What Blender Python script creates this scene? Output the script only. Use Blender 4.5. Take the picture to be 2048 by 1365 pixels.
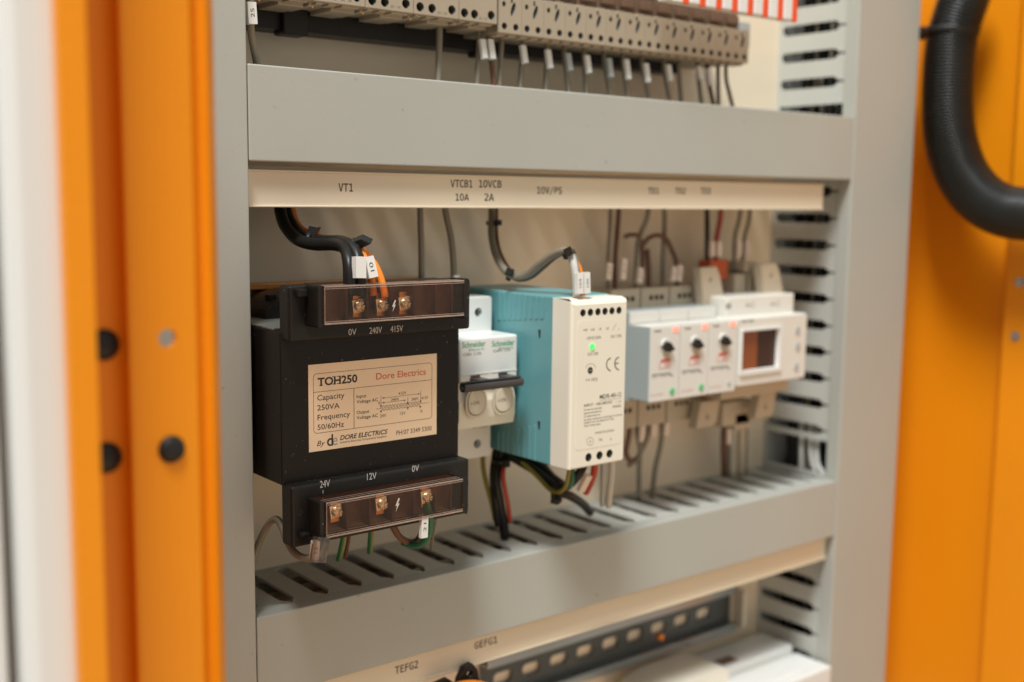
import bpy, bmesh, math, random, os
import numpy as np
from mathutils import Vector
from mathutils.geometry import tessellate_polygon, delaunay_2d_cdt

random.seed(7)
for o in list(bpy.data.objects):
    bpy.data.objects.remove(o)
SC = bpy.context.scene
COL = SC.collection
S = 0.001            # the scene is written in millimetres, camera lens at the origin
LIFT = 1250.0        # lens height above the floor level, mm

# ------------------------------------------------------------------ camera
FPX = 2300.0
_vx = np.array([3915 - 1024, 430 - 682.5, FPX]); _vx /= np.linalg.norm(_vx)
_vd = np.array([870 - 1024, 18800 - 682.5, FPX]); _vd -= _vx * (_vd @ _vx); _vd /= np.linalg.norm(_vd)
_vy = np.cross(_vd, _vx)
if _vy[2] < 0: _vy = -_vy
ROT = np.array([_vx, _vy, -_vd])      # world rows in camera axes (right, down, forward)

def ray(px, py):
    return ROT @ np.array([px - 1024, py - 682.5, FPX])
def at(px, py, Y):                    # point of the plane Y = const (depth into the cabinet)
    r = ray(px, py); return Vector(r * (Y / r[1]))
def atX(px, py, X):
    r = ray(px, py); return Vector(r * (X / r[0]))
def atZ(px, py, Z):
    r = ray(px, py); return Vector(r * (Z / r[2]))
def W(p):                             # mm -> scene units
    return Vector((p[0] * S, p[1] * S, (p[2] + LIFT) * S))

cam_d = bpy.data.cameras.new('camera'); cam = bpy.data.objects.new('camera', cam_d); COL.objects.link(cam)
right = Vector(ROT @ np.array([1, 0, 0])); down = Vector(ROT @ np.array([0, 1, 0])); fwd = Vector(ROT @ np.array([0, 0, 1]))
from mathutils import Matrix
M = Matrix.Identity(4)
for i in range(3):
    M[i][0] = right[i]; M[i][1] = -down[i]; M[i][2] = -fwd[i]
M.translation = W((0, 0, 0))
cam.matrix_world = M
cam_d.sensor_width = 36; cam_d.sensor_fit = 'HORIZONTAL'; cam_d.lens = FPX / 2048 * 36
cam_d.clip_start = 0.02; cam_d.clip_end = 60
cam_d.dof.use_dof = True
cam_d.dof.focus_distance = 0.530
cam_d.dof.aperture_fstop = 5.4
SC.camera = cam

# ------------------------------------------------------------------ world, lamps, exposure
wd = bpy.data.worlds.new('World'); SC.world = wd; wd.use_nodes = True
nt = wd.node_tree; nt.nodes.clear()
bg = nt.nodes.new('ShaderNodeBackground'); out = nt.nodes.new('ShaderNodeOutputWorld')
tc = nt.nodes.new('ShaderNodeTexCoord'); sep = nt.nodes.new('ShaderNodeSeparateXYZ'); rmp = nt.nodes.new('ShaderNodeValToRGB')
mr = nt.nodes.new('ShaderNodeMapRange'); mr.inputs['From Min'].default_value = -1; mr.inputs['From Max'].default_value = 1
nt.links.new(tc.outputs['Generated'], sep.inputs[0]); nt.links.new(sep.outputs['Z'], mr.inputs['Value'])
nt.links.new(mr.outputs[0], rmp.inputs['Fac']); nt.links.new(rmp.outputs['Color'], bg.inputs['Color'])
cr = rmp.color_ramp
cr.elements[0].position = 0.0; cr.elements[0].color = (0.60, 0.36, 0.17, 1)
cr.elements[1].position = 1.0; cr.elements[1].color = (0.80, 0.95, 1.0, 1)
e = cr.elements.new(0.45); e.color = (0.78, 0.70, 0.60, 1)
e = cr.elements.new(0.62); e.color = (0.78, 0.76, 0.70, 1)
bg.inputs['Strength'].default_value = 0.67
nt.links.new(bg.outputs[0], out.inputs['Surface'])

def area(name, pos, target, size, energy, color, size_y=None):
    ld = bpy.data.lights.new(name, 'AREA'); ld.shape = 'RECTANGLE' if size_y else 'DISK'; ld.size = size; ld.size_y = size_y or size; ld.energy = energy; ld.color = color
    lo = bpy.data.objects.new(name, ld); COL.objects.link(lo)
    lo.location = W(pos)
    lo.rotation_euler = (W(target) - W(pos)).to_track_quat('-Z', 'Y').to_euler()
    return lo
area('key_lamp', (-830, -500, 2800), (420, 500, -80), 0.66, 150, (0.97, 1.0, 1.0), 1.1)
area('floor_bounce_fill', (420, -750, -950), (450, 500, -150), 1.0, 3.6, (1.0, 0.62, 0.30))  # unseen lamp added to stand in for warm bounce off the floor

SC.view_settings.view_transform = 'Standard'
SC.view_settings.look = 'None'
SC.view_settings.exposure = 0.0
SC.view_settings.gamma = 1.0
SC.view_settings.use_curve_mapping = False
SC.render.engine = 'CYCLES'
SC.cycles.use_denoising = True
SC.cycles.max_bounces = 8
SC.cycles.transparent_max_bounces = 12
SC.cycles.caustics_reflective = False
SC.cycles.caustics_refractive = False

# ------------------------------------------------------------------ materials
def mat(name, rgb, rough=0.5, metal=0.0, var=0.06, vscale=40.0, bump=0.02, bscale=900.0, spec=0.5, coat=0.0,
        stretch=None, dust=0.0, dustcol=(0.5, 0.46, 0.4), dscale=700, emit=None, estr=0.0):
    m = bpy.data.materials.new(name); m.use_nodes = True
    n = m.node_tree; b = n.nodes['Principled BSDF']
    b.inputs['Roughness'].default_value = rough; b.inputs['Metallic'].default_value = metal
    b.inputs['Specular IOR Level'].default_value = spec
    b.inputs['Coat Weight'].default_value = coat
    tcn = n.nodes.new('ShaderNodeTexCoord')
    src = tcn.outputs['Object']
    if stretch:
        mp = n.nodes.new('ShaderNodeMapping'); mp.inputs['Scale'].default_value = stretch
        n.links.new(src, mp.inputs['Vector']); src = mp.outputs[0]
    nz = n.nodes.new('ShaderNodeTexNoise'); nz.inputs['Scale'].default_value = vscale; nz.inputs['Detail'].default_value = 5
    n.links.new(src, nz.inputs['Vector'])
    mx = n.nodes.new('ShaderNodeMix'); mx.data_type = 'RGBA'
    lo = tuple(max(0, c * (1 - var)) for c in rgb) + (1,); hi = tuple(min(1, c * (1 + var)) for c in rgb) + (1,)
    mx.inputs[6].default_value = lo; mx.inputs[7].default_value = hi
    n.links.new(nz.outputs['Fac'], mx.inputs[0])
    colout = mx.outputs[2]
    if dust > 0:                                   # pale specks of dust lying on the surface
        vz = n.nodes.new('ShaderNodeTexNoise'); vz.inputs['Scale'].default_value = dscale; vz.inputs['Detail'].default_value = 2
        n.links.new(tcn.outputs['Object'], vz.inputs['Vector'])
        mp2 = n.nodes.new('ShaderNodeMapRange'); mp2.inputs['From Min'].default_value = 0.72; mp2.inputs['From Max'].default_value = 0.80
        mp2.inputs['To Max'].default_value = dust
        n.links.new(vz.outputs['Fac'], mp2.inputs['Value'])
        m2 = n.nodes.new('ShaderNodeMix'); m2.data_type = 'RGBA'; m2.inputs[7].default_value = dustcol + (1,)
        n.links.new(mp2.outputs[0], m2.inputs[0]); n.links.new(colout, m2.inputs[6]); colout = m2.outputs[2]
    n.links.new(colout, b.inputs['Base Color'])
    rr = n.nodes.new('ShaderNodeMapRange'); rr.inputs['To Min'].default_value = max(0.02, rough - 0.07); rr.inputs['To Max'].default_value = min(1, rough + 0.07)
    n.links.new(nz.outputs['Fac'], rr.inputs['Value']); n.links.new(rr.outputs[0], b.inputs['Roughness'])
    if bump > 0:
        bz = n.nodes.new('ShaderNodeTexNoise'); bz.inputs['Scale'].default_value = bscale; bz.inputs['Detail'].default_value = 2
        n.links.new(src, bz.inputs['Vector'])
        bn = n.nodes.new('ShaderNodeBump'); bn.inputs['Strength'].default_value = bump; bn.inputs['Distance'].default_value = 0.001
        n.links.new(bz.outputs['Fac'], bn.inputs['Height']); n.links.new(bn.outputs[0], b.inputs['Normal'])
    if emit:
        b.inputs['Emission Color'].default_value = emit + (1,); b.inputs['Emission Strength'].default_value = estr
    return m

def clear_mat(name, tint, gloss=0.10, rough=0.06):
    m = bpy.data.materials.new(name); m.use_nodes = True
    n = m.node_tree; n.nodes.clear()
    o = n.nodes.new('ShaderNodeOutputMaterial'); t = n.nodes.new('ShaderNodeBsdfTransparent'); g = n.nodes.new('ShaderNodeBsdfGlossy')
    t.inputs['Color'].default_value = tint + (1,); g.inputs['Roughness'].default_value = rough
    lw = n.nodes.new('ShaderNodeFresnel'); lw.inputs['IOR'].default_value = 1.33
    ad = n.nodes.new('ShaderNodeMath'); ad.operation = 'ADD'; ad.use_clamp = True
    nz = n.nodes.new('ShaderNodeTexNoise'); nz.inputs['Scale'].default_value = 300
    tcn = n.nodes.new('ShaderNodeTexCoord'); n.links.new(tcn.outputs['Object'], nz.inputs['Vector'])
    mm = n.nodes.new('ShaderNodeMath'); mm.operation = 'MULTIPLY'; mm.inputs[1].default_value = gloss
    n.links.new(nz.outputs['Fac'], mm.inputs[0])
    n.links.new(lw.outputs[0], ad.inputs[0]); n.links.new(mm.outputs[0], ad.inputs[1])
    bn = n.nodes.new('ShaderNodeBump'); bn.inputs['Strength'].default_value = 0.06; bn.inputs['Distance'].default_value = 0.001
    n.links.new(nz.outputs['Fac'], bn.inputs['Height']); n.links.new(bn.outputs[0], g.inputs['Normal'])
    mx = n.nodes.new('ShaderNodeMixShader')
    n.links.new(ad.outputs[0], mx.inputs[0]); n.links.new(t.outputs[0], mx.inputs[1]); n.links.new(g.outputs[0], mx.inputs[2])
    n.links.new(mx.outputs[0], o.inputs['Surface'])
    return m

DUCT = mat('grey_pvc', (0.41, 0.41, 0.365), 0.42, var=0.07, vscale=9, bump=0.05, bscale=420, dust=0.45, dustcol=(0.22, 0.20, 0.17), dscale=240)
DUCTIN = mat('grey_pvc_lit', (0.50, 0.50, 0.455), 0.5, var=0.05)  # same pvc as the covers, paler to paint more light onto the fingers
STRIP = mat('cream_label_holder', (0.74, 0.645, 0.49), 0.38, var=0.03, vscale=20)
PLATE = mat('bounce_tinted_steel', (0.88, 0.74, 0.56), 0.42, spec=0.4, var=0.10, vscale=9, bump=0.04, bscale=350, stretch=(1, 1, 0.25))  # orange bounce light is mixed into the colour of the white plate
ORANGE = mat('orange_powder_coat', (0.82, 0.27, 0.004), 0.40, spec=0.32, var=0.07, vscale=7, bump=0.12, bscale=520, dust=0.3, dustcol=(0.45, 0.14, 0.01), dscale=300)
WHITEP = mat('white_painted_steel', (0.74, 0.73, 0.70), 0.45, var=0.04, vscale=4)
BLACKP = mat('black_plastic', (0.014, 0.012, 0.010), 0.42, spec=0.3, var=0.25, vscale=60, bump=0.08, bscale=900, dust=0.5)
BLACKW = mat('black_wrap', (0.011, 0.008, 0.006), 0.36, spec=0.25, var=0.2, vscale=30, bump=0.05, bscale=300, dust=0.35)
BLACKR = mat('black_rubber', (0.012, 0.012, 0.011), 0.45, var=0.2, bump=0.03, spec=0.35)
HOSE = mat('hose_polyamide', (0.013, 0.013, 0.011), 0.38, var=0.2, bump=0.03, spec=0.4)
BROWNP = mat('brown_phenolic', (0.075, 0.028, 0.014), 0.4, var=0.2, bump=0.05)
STEEL = mat('bright_screw_steel', (0.90, 0.80, 0.64), 0.26, 0.7, var=0.1, vscale=400, bump=0.25, bscale=1500)
COPPER = mat('copper_contact', (0.75, 0.33, 0.10), 0.3, 1.0, var=0.15, vscale=300)
LAMIN = mat('lamination_steel', (0.42, 0.42, 0.38), 0.4, 0.8, var=0.2, stretch=(1, 40, 1))
CLEAR = clear_mat('clear_cover', (0.93, 0.84, 0.76), 0.02)
CEDGE = mat('cover_edge_highlight', (0.70, 0.52, 0.42), 0.3, var=0.25, vscale=120, spec=0.8)  # pale highlight lines painted along the edges of the clear covers
n_ = CEDGE.node_tree; z_ = n_.nodes.new('ShaderNodeTexNoise'); z_.inputs['Scale'].default_value = 160; z_.inputs['Detail'].default_value = 3
q_ = n_.nodes.new('ShaderNodeMapRange'); q_.inputs['From Min'].default_value = 0.35; q_.inputs['From Max'].default_value = 0.68; q_.inputs['To Min'].default_value = 0.12; q_.inputs['To Max'].default_value = 0.85
n_.links.new(z_.outputs['Fac'], q_.inputs['Value']); n_.links.new(q_.outputs[0], n_.nodes['Principled BSDF'].inputs['Alpha'])
CLEARS = clear_mat('clear_sleeve', (0.80, 0.70, 0.62), 0.25, 0.25)
LABELP = mat('silver_label', (0.86, 0.635, 0.43), 0.36, 0.15, var=0.05, vscale=12, bump=0.02)
INK = mat('black_ink', (0.03, 0.022, 0.016), 0.6, var=0.2)
INKS = mat('soft_black_ink', (0.10, 0.085, 0.07), 0.6, var=0.2)
INKG = mat('grey_ink', (0.30, 0.29, 0.28), 0.6)
REDINK = mat('red_ink', (0.62, 0.07, 0.03), 0.5)
PALERED = mat('pale_red_ink', (0.66, 0.42, 0.38), 0.5)
GREENINK = mat('green_ink', (0.06, 0.30, 0.17), 0.5)
WHITEINK = mat('white_ink', (0.62, 0.58, 0.52), 0.6)
WHITEB = mat('white_abs', (0.75, 0.745, 0.71), 0.35, var=0.03, vscale=30)
CREAMB = mat('cream_abs', (0.80, 0.745, 0.62), 0.38, var=0.03, vscale=25)
BEIGEB = mat('beige_abs', (0.66, 0.58, 0.45), 0.4, var=0.04)
METERW = mat('meter_white_abs', (0.72, 0.69, 0.62), 0.36, var=0.03)
TEAL = mat('teal_enamel', (0.125, 0.325, 0.345), 0.36, var=0.06, vscale=25, bump=0.04, bscale=600)
GREYB = mat('blue_grey_abs', (0.40, 0.43, 0.42), 0.42, var=0.04)
LGREY = mat('light_grey_abs', (0.70, 0.67, 0.61), 0.36, var=0.03)
TAN = mat('tan_terminal_plastic', (0.50, 0.42, 0.31), 0.42, var=0.05)
TERMG = mat('warm_grey_terminal', (0.38, 0.315, 0.23), 0.45, var=0.06)
TERMB = mat('brown_terminal_top', (0.16, 0.095, 0.060), 0.45, var=0.25, vscale=60)
DARKH = mat('dark_handle', (0.055, 0.048, 0.046), 0.38, var=0.1)
HOLE = mat('hole_shade', (0.035, 0.036, 0.028), 0.5, 0.3, var=0.3, vscale=200)  # near-black colour paints in the shade inside holes and slots
ZINC = mat('zinc_rail', (0.42, 0.45, 0.46), 0.28, 0.9, var=0.12, vscale=30, stretch=(0.3, 1, 1))
DKRAIL = mat('dark_rail', (0.095, 0.105, 0.105), 0.34, 0.4, var=0.15)
AMBER = mat('amber_display_reflection', (0.25, 0.062, 0.010), 0.12, var=0.05, bump=0.0)  # reflection of the orange side wall, painted as a display colour
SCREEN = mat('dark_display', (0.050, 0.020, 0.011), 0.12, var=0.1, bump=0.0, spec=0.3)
GREYW = mat('grey_wire_insulation', (0.215, 0.185, 0.135), 0.42, var=0.1)
LGREYW = mat('light_grey_wire_insulation', (0.55, 0.54, 0.50), 0.42, var=0.06)
BLACKWI = mat('black_wire_insulation', (0.012, 0.011, 0.010), 0.36, var=0.15, spec=0.3)
ORANGEW = mat('orange_wire_insulation', (0.86, 0.24, 0.015), 0.38, var=0.06)
REDW = mat('red_wire_insulation', (0.42, 0.045, 0.02), 0.45, var=0.1)
BROWNW = mat('brown_wire_insulation', (0.14, 0.062, 0.036), 0.42, var=0.12)
GREENW = mat('green_wire_insulation', (0.016, 0.15, 0.075), 0.38, var=0.1)
YELLOWW = mat('yellow_wire_insulation', (0.27, 0.235, 0.025), 0.4, var=0.1)
SLEEVE = mat('white_marker_sleeve', (0.76, 0.75, 0.71), 0.35, var=0.03)
PINKS = mat('pinkish_marker_sleeve', (0.76, 0.64, 0.54), 0.4, var=0.05)
PLUG = mat('dull_red_orange_plug', (0.50, 0.085, 0.018), 0.5, var=0.08)
REDTAB = mat('red_orange_tab', (0.80, 0.085, 0.015), 0.45, var=0.05)
LEDG = mat('green_lamp', (0.05, 0.6, 0.1), 0.2, emit=(0.10, 0.95, 0.16), estr=0.9)
LEDR = mat('red_lamp', (0.8, 0.2, 0.15), 0.3, emit=(1.0, 0.20, 0.13), estr=1.5)
GBTN = mat('green_button', (0.10, 0.50, 0.20), 0.4, var=0.05)

# ------------------------------------------------------------------ mesh builder (millimetres)
class MB:
    def __init__(s): s.v = []; s.f = []; s.sm = []; s.mi = []; s.mats = []
    def _m(s, m):
        if m is None: m = s.mats[0] if s.mats else None
        if m not in s.mats: s.mats.append(m)
        return s.mats.index(m)
    def face(s, pts, m=None, smooth=False):
        i0 = len(s.v); s.v += [Vector(p) for p in pts]
        s.f.append(list(range(i0, i0 + len(pts)))); s.sm.append(smooth); s.mi.append(m if m is not None else -1)
    def raw(s, vs, fs, smooth=False, m=None):
        i0 = len(s.v); s.v += [Vector(p) for p in vs]
        for f in fs:
            s.f.append([i0 + i for i in f]); s.sm.append(smooth); s.mi.append(m if m is not None else -1)
    def box(s, x0, x1, y0, y1, z0, z1, bev=0.0, seg=2, m=None, open_front=False):
        s.obox(((x0 + x1) / 2, (y0 + y1) / 2, (z0 + z1) / 2), (1, 0, 0), (0, 1, 0), (0, 0, 1),
               abs(x1 - x0) / 2, abs(y1 - y0) / 2, abs(z1 - z0) / 2, bev, seg, m, open_front); return s
    def obox(s, c, ax, ay, az, hx, hy, hz, bev=0.0, seg=2, m=None, open_front=False):
        c = Vector(c); ax = Vector(ax).normalized(); ay = Vector(ay).normalized(); az = Vector(az).normalized()
        b = bmesh.new(); bmesh.ops.create_cube(b, size=2)
        for v in b.verts: v.co = Vector((v.co.x * hx, v.co.y * hy, v.co.z * hz))
        if bev > 0:
            bmesh.ops.bevel(b, geom=list(b.edges), offset=min(bev, hx * .95, hy * .95, hz * .95), segments=seg, profile=0.5, affect='EDGES')
        if open_front:
            bmesh.ops.delete(b, geom=[f for f in b.faces if f.calc_center_median().y < -hy * .999], context='FACES')
        b.verts.index_update()
        s.raw([c + ax * v.co.x + ay * v.co.y + az * v.co.z for v in b.verts], [[v.index for v in f.verts] for f in b.faces], False, m)
        b.free(); return s
    def prism(s, poly, fn, a, b, m=None, caps=True, skip=()):
        """poly: list of (u,v); fn(u,v,w)->point; extruded from w=a to w=b"""
        n = len(poly); A = [fn(u, v, a) for u, v in poly]; B = [fn(u, v, b) for u, v in poly]
        for i in range(n):
            if i in skip: continue
            j = (i + 1) % n; s.face([A[i], A[j], B[j], B[i]], m)
        if caps:
            tri = tessellate_polygon([[Vector((u, v, 0)) for u, v in poly]])
            s.raw(A, tri, False, m); s.raw(B, [t[::-1] for t in tri], False, m)
        return s
    def holed(s, outer, holes, fn, depth, m=None, floor=None, wall=None):
        """front face at w=0 with real holes sunk to w=depth"""
        pts, eds = [], []
        for l in [outer] + list(holes):
            i0 = len(pts); pts += [Vector((u, v)) for u, v in l]; eds += [(i0 + k, i0 + (k + 1) % len(l)) for k in range(len(l))]
        vs, _, fs, _, _, _ = delaunay_2d_cdt(pts, eds, [], 0, 1e-5)
        keep = []
        for f in fs:
            c = sum((vs[i] for i in f), Vector((0, 0))) / len(f)
            if inside(c, outer) and not any(inside(c, h) for h in holes): keep.append(list(f))
        s.raw([fn(p.x, p.y, 0) for p in vs], keep, False, m)
        for h in holes:
            n = len(h); A = [fn(u, v, 0) for u, v in h]; B = [fn(u, v, depth) for u, v in h]
            s.raw(A + B, [[i, (i + 1) % n, n + (i + 1) % n, n + i] for i in range(n)], n > 8, wall if wall is not None else m)
            if floor is not False:
                s.raw(B, [list(range(n))], False, floor if floor is not None else m)
        return s
    def tube(s, pts, r, seg=10, sub=6, caps=True, m=None, ridge=None):
        P = spline(pts, sub); n = len(P)
        rad = r if callable(r) else (lambda t: r)
        T0 = (P[1] - P[0]).normalized(); up = Vector((0, 0, 1)) if abs(T0.z) < 0.9 else Vector((1, 0, 0))
        N = T0.cross(up).normalized(); vs = []; fs = []
        for i, p in enumerate(P):
            T = (P[min(i + 1, n - 1)] - P[max(i - 1, 0)]).normalized()
            N = (N - T * N.dot(T)).normalized(); B = T.cross(N)
            rr = rad(i / (n - 1))
            if ridge: rr += ridge(i)
            for k in range(seg):
                a = 2 * math.pi * k / seg; vs.append(p + (N * math.cos(a) + B * math.sin(a)) * rr)
        for i in range(n - 1):
            for k in range(seg):
                k2 = (k + 1) % seg; fs.append([i * seg + k, i * seg + k2, (i + 1) * seg + k2, (i + 1) * seg + k])
        s.raw(vs, fs, True, m)
        if caps:
            s.raw(vs[:seg], [list(range(seg))[::-1]], False, m); s.raw(vs[-seg:], [list(range(seg))], False, m)
        return s
    def cyl(s, a, b, r, seg=20, m=None, r2=None, bev=0):
        a = Vector(a); b = Vector(b); T = (b - a).normalized(); up = Vector((0, 0, 1)) if abs(T.z) < .9 else Vector((1, 0, 0))
        N = T.cross(up).normalized(); B = T.cross(N); r2 = r if r2 is None else r2
        rings = [(a, r), (b, r2)] if not bev else [(a, r), (b - T * bev, r2), (b - T * bev * .3, r2 - bev * .3), (b, r2 - bev)]
        vs = []
        for c, q in rings:
            for k in range(seg):
                t = 2 * math.pi * k / seg; vs.append(c + (N * math.cos(t) + B * math.sin(t)) * q)
        fs = []
        for i in range(len(rings) - 1):
            fs += [[i * seg + k, i * seg + (k + 1) % seg, (i + 1) * seg + (k + 1) % seg, (i + 1) * seg + k] for k in range(seg)]
        s.raw(vs, fs, True, m)
        s.raw(vs[:seg], [list(range(seg))[::-1]], False, m); s.raw(vs[-seg:], [list(range(seg))], False, m); return s
    def dome(s, c, n, r, h, seg=24, rings=6, m=None):
        c = Vector(c); n = Vector(n).normalized(); up = Vector((0, 0, 1)); U = n.cross(up).normalized(); V = n.cross(U)
        vs = []
        for i in range(rings):
            a = math.pi / 2 * i / rings; rr = r * math.cos(a); hh = h * math.sin(a)
            for k in range(seg):
                t = 2 * math.pi * k / seg; vs.append(c + n * hh + (U * math.cos(t) + V * math.sin(t)) * rr)
        vs.append(c + n * h); fs = []
        for i in range(rings - 1):
            fs += [[i * seg + k, i * seg + (k + 1) % seg, (i + 1) * seg + (k + 1) % seg, (i + 1) * seg + k] for k in range(seg)]
        fs += [[(rings - 1) * seg + k, (rings - 1) * seg + (k + 1) % seg, rings * seg] for k in range(seg)]
        s.raw(vs, fs, True, m); return s
    def build(s, name, material=None, parent=None):
        mats = []
        if material is not None: mats.append(material)
        for m in s.mi:
            if m != -1 and m not in mats: mats.append(m)
        if parent is None:
            lo = Vector([min(v[i] for v in s.v) for i in range(3)]); hi = Vector([max(v[i] for v in s.v) for i in range(3)])
            org = Vector(((lo.x + hi.x) / 2, (lo.y + hi.y) / 2, lo.z))
        else:
            org = Vector(parent['org_mm'])
        me = bpy.data.meshes.new(name)
        me.from_pydata([((v - org) * S)[:] for v in s.v], [], s.f)
        for m in mats: me.materials.append(m)
        for i, p in enumerate(me.polygons):
            p.use_smooth = s.sm[i]
            p.material_index = 0 if s.mi[i] == -1 else mats.index(s.mi[i])
        b = bmesh.new(); b.from_mesh(me)
        bmesh.ops.remove_doubles(b, verts=b.verts, dist=1e-6)
        bmesh.ops.recalc_face_normals(b, faces=b.faces)
        b.to_mesh(me); b.free(); me.update()
        o = bpy.data.objects.new(name, me); COL.objects.link(o)
        o['org_mm'] = org[:]
        if parent is None: o.location = W(org)
        else: o.parent = parent
        return o

def inside(p, poly):
    r = False; n = len(poly)
    for i in range(n):
        (x0, y0), (x1, y1) = poly[i], poly[(i + 1) % n]
        if (y0 > p[1]) != (y1 > p[1]) and p[0] < (x1 - x0) * (p[1] - y0) / (y1 - y0) + x0: r = not r
    return r
def spline(pts, sub=6):
    P = [Vector(p) for p in pts]
    if len(P) < 3 or sub <= 1: 
        return P if sub <= 1 else [P[0].lerp(P[-1], i / sub) for i in range(sub + 1)]
    Q = [P[0] * 2 - P[1]] + P + [P[-1] * 2 - P[-2]]; R = []
    for i in range(1, len(Q) - 2):
        a, b, c, d = Q[i - 1:i + 3]
        for k in range(sub):
            t = k / sub
            R.append(0.5 * ((2 * b) + (c - a) * t + (2 * a - 5 * b + 4 * c - d) * t * t + (3 * b - a - 3 * c + d) * t ** 3))
    R.append(P[-1]); return R

def tag(o, label, cat, group=None, kind=None):
    if label: o['label'] = label
    if cat: o['category'] = cat
    if group: o['group'] = group
    if kind: o['kind'] = kind
    return o
def thing(name, label, cat, org, group=None):
    o = bpy.data.objects.new(name, None); COL.objects.link(o); o.empty_display_size = 0.01
    o.location = W(org); o['org_mm'] = Vector(org)[:]
    return tag(o, label, cat, group)
def copy_thing(o, shift, parent=None):
    c = o.copy(); COL.objects.link(c)
    if parent is None: c.location = o.location + Vector(shift) * S; c['org_mm'] = (Vector(o['org_mm']) + Vector(shift))[:]
    else: c.parent = parent; c['org_mm'] = parent['org_mm']
    for ch in list(o.children): copy_thing(ch, shift, c)
    return c

XZ = lambda Y: (lambda u, v, w: Vector((u, Y + w, v)))         # front faces (facing -Y); w goes into the cabinet
def circ(cx, cz, r, n=16, rz=None, slant=0.0):
    rz = r if rz is None else rz
    return [(cx + r * math.cos(2 * math.pi * k / n) + slant * rz * math.sin(2 * math.pi * k / n), cz + rz * math.sin(2 * math.pi * k / n)) for k in range(n)]
def rrect(x0, x1, z0, z1, r, n=5):
    P = []
    for cx, cz, a0 in ((x1 - r, z1 - r, 0), (x0 + r, z1 - r, 90), (x0 + r, z0 + r, 180), (x1 - r, z0 + r, 270)):
        for k in range(n + 1):
            a = math.radians(a0 + 90 * k / n); P.append((cx + r * math.cos(a), cz + r * math.sin(a)))
    return P

# ------------------------------------------------------------------ lettering
FONT_MONO = None
try:
    FONT_MONO = bpy.data.fonts.load(os.path.join(bpy.utils.resource_path('LOCAL'), 'datafiles', 'fonts', 'DejaVuSansMono.woff2'))
except Exception:
    FONT_MONO = None
def glyphs(txt, mono=False, shear=0.0, bold=0.0, space=1.0):
    if mono: txt = txt.replace('0', 'O')          # the strip printer's plain zero
    c = bpy.data.curves.new('lettering', 'FONT'); c.body = txt; c.size = 1; c.resolution_u = 3; c.shear = shear; c.offset = bold
    c.space_character = space
    if mono and FONT_MONO: c.font = FONT_MONO
    o = bpy.data.objects.new('lettering', c)
    me = o.to_mesh()
    vs = [(v.co.x, v.co.y) for v in me.vertices]; fs = [list(p.vertices) for p in me.polygons]
    o.to_mesh_clear(); bpy.data.objects.remove(o); bpy.data.curves.remove(c)
    return vs, fs
def letter(mb, txt, org, U, V, width=None, height=None, m=None, capref=None, **k):
    """txt on the plane org + u U + v V; width is the inked width, height the cap height, in mm"""
    vs, fs = glyphs(txt, **k)
    if not vs: return
    x0 = min(v[0] for v in vs); x1 = max(v[0] for v in vs)
    ref = capref or max(v[1] for v in vs)
    su = width / (x1 - x0) if width else height / ref
    sv = height / ref if height else su
    org = Vector(org); U = Vector(U); V = Vector(V)
    mb.raw([org + U * ((a - x0) * su) + V * (b * sv) for a, b in vs], fs, False, m)
UX = (1, 0, 0); UZ = (0, 0, 1)
def front_text(mb, txt, px0, py0, px1, cap_px, Y, m=None, **k):
    """lettering on a front face at depth Y, its baseline from pixel column px0 to px1"""
    a = at(px0, py0, Y); b = at(px1, py0, Y); t = at(px0, py0 - cap_px, Y)
    letter(mb, txt, a, UX, UZ, b.x - a.x, t.z - a.z, m, **k)

# ================================================================== SETTING: the cabinet and its mounting plate
F = 484.0       # front plane of the duct covers
BK = 554.0      # mounting plate
ZT, ZB = 230.0, -430.0

mb = MB(); mb.box(120, 900, BK, BK + 3, ZB, ZT)
tag(mb.build('mounting_plate', PLATE), 'steel mounting plate, warm bounce light tinted into its paint, behind all the ducts and devices', 'mounting plate')

t_ = lambda px, Y: at(px, 682, Y).x
cab = thing('cabinet', 'orange steel cabinet with ribbed left door post and right side wall', 'cabinet', (450, 450, ZB))
# door post: one folded sheet, drawn as a plan outline and run vertically
prof = [(t_(112, 345), 372.0), (t_(112, 345), 330.0), (t_(119, 326), 322.0), (t_(136, 319), 318.0), (t_(193, 318), 318.0), (t_(193, 318) + .6, 320.0),
        (t_(193, 318) + .6, 350.0), (t_(250, 350), 350.0), (t_(250, 350) + .4, 348.6), (t_(262, 343) - .6, 343.4), (t_(262, 343) + .4, 343.0)]
prof_b = [(t_(392, 343), 343.0), (t_(394, 343), 343.6), (t_(404, 347), 347.0), (t_(412, 346.4), 346.2), (t_(424, 344), 344.0), (t_(430, 344.6), 344.8), (t_(437, 350), 349.5), (t_(437, 350), 372.0)]
mb = MB()
def sheet(mb, pts, z0, z1):
    for (a, b), (c, d) in zip(pts[:-1], pts[1:]):
        mb.face([(a, b, z0), (c, d, z0), (c, d, z1), (a, b, z1)], None, False)
sheet(mb, prof, ZB, ZT); sheet(mb, prof_b, ZB, ZT)
hp = at(335, 677, 343); pl = at(343, 899, 343)
mb.holed([(prof[-1][0], ZB), (prof_b[0][0], ZB), (prof_b[0][0], ZT), (prof[-1][0], ZT)],
         [circ(hp.x, hp.z, 2.9, 24), circ(pl.x, pl.z, 3.2, 20)], XZ(343.0), 2.0, None, floor=False)
post = mb.build('door_post', ORANGE, cab)
mb = MB(); mb.box(t_(112, 345) - 1, t_(437, 350) + 1, 372, 374, ZB, ZT); 
holes_z = None
mb = MB(); mb.box(100, 102, 374, 560, ZB, ZT); mb.build('left_side_wall', ORANGE, cab)
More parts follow.
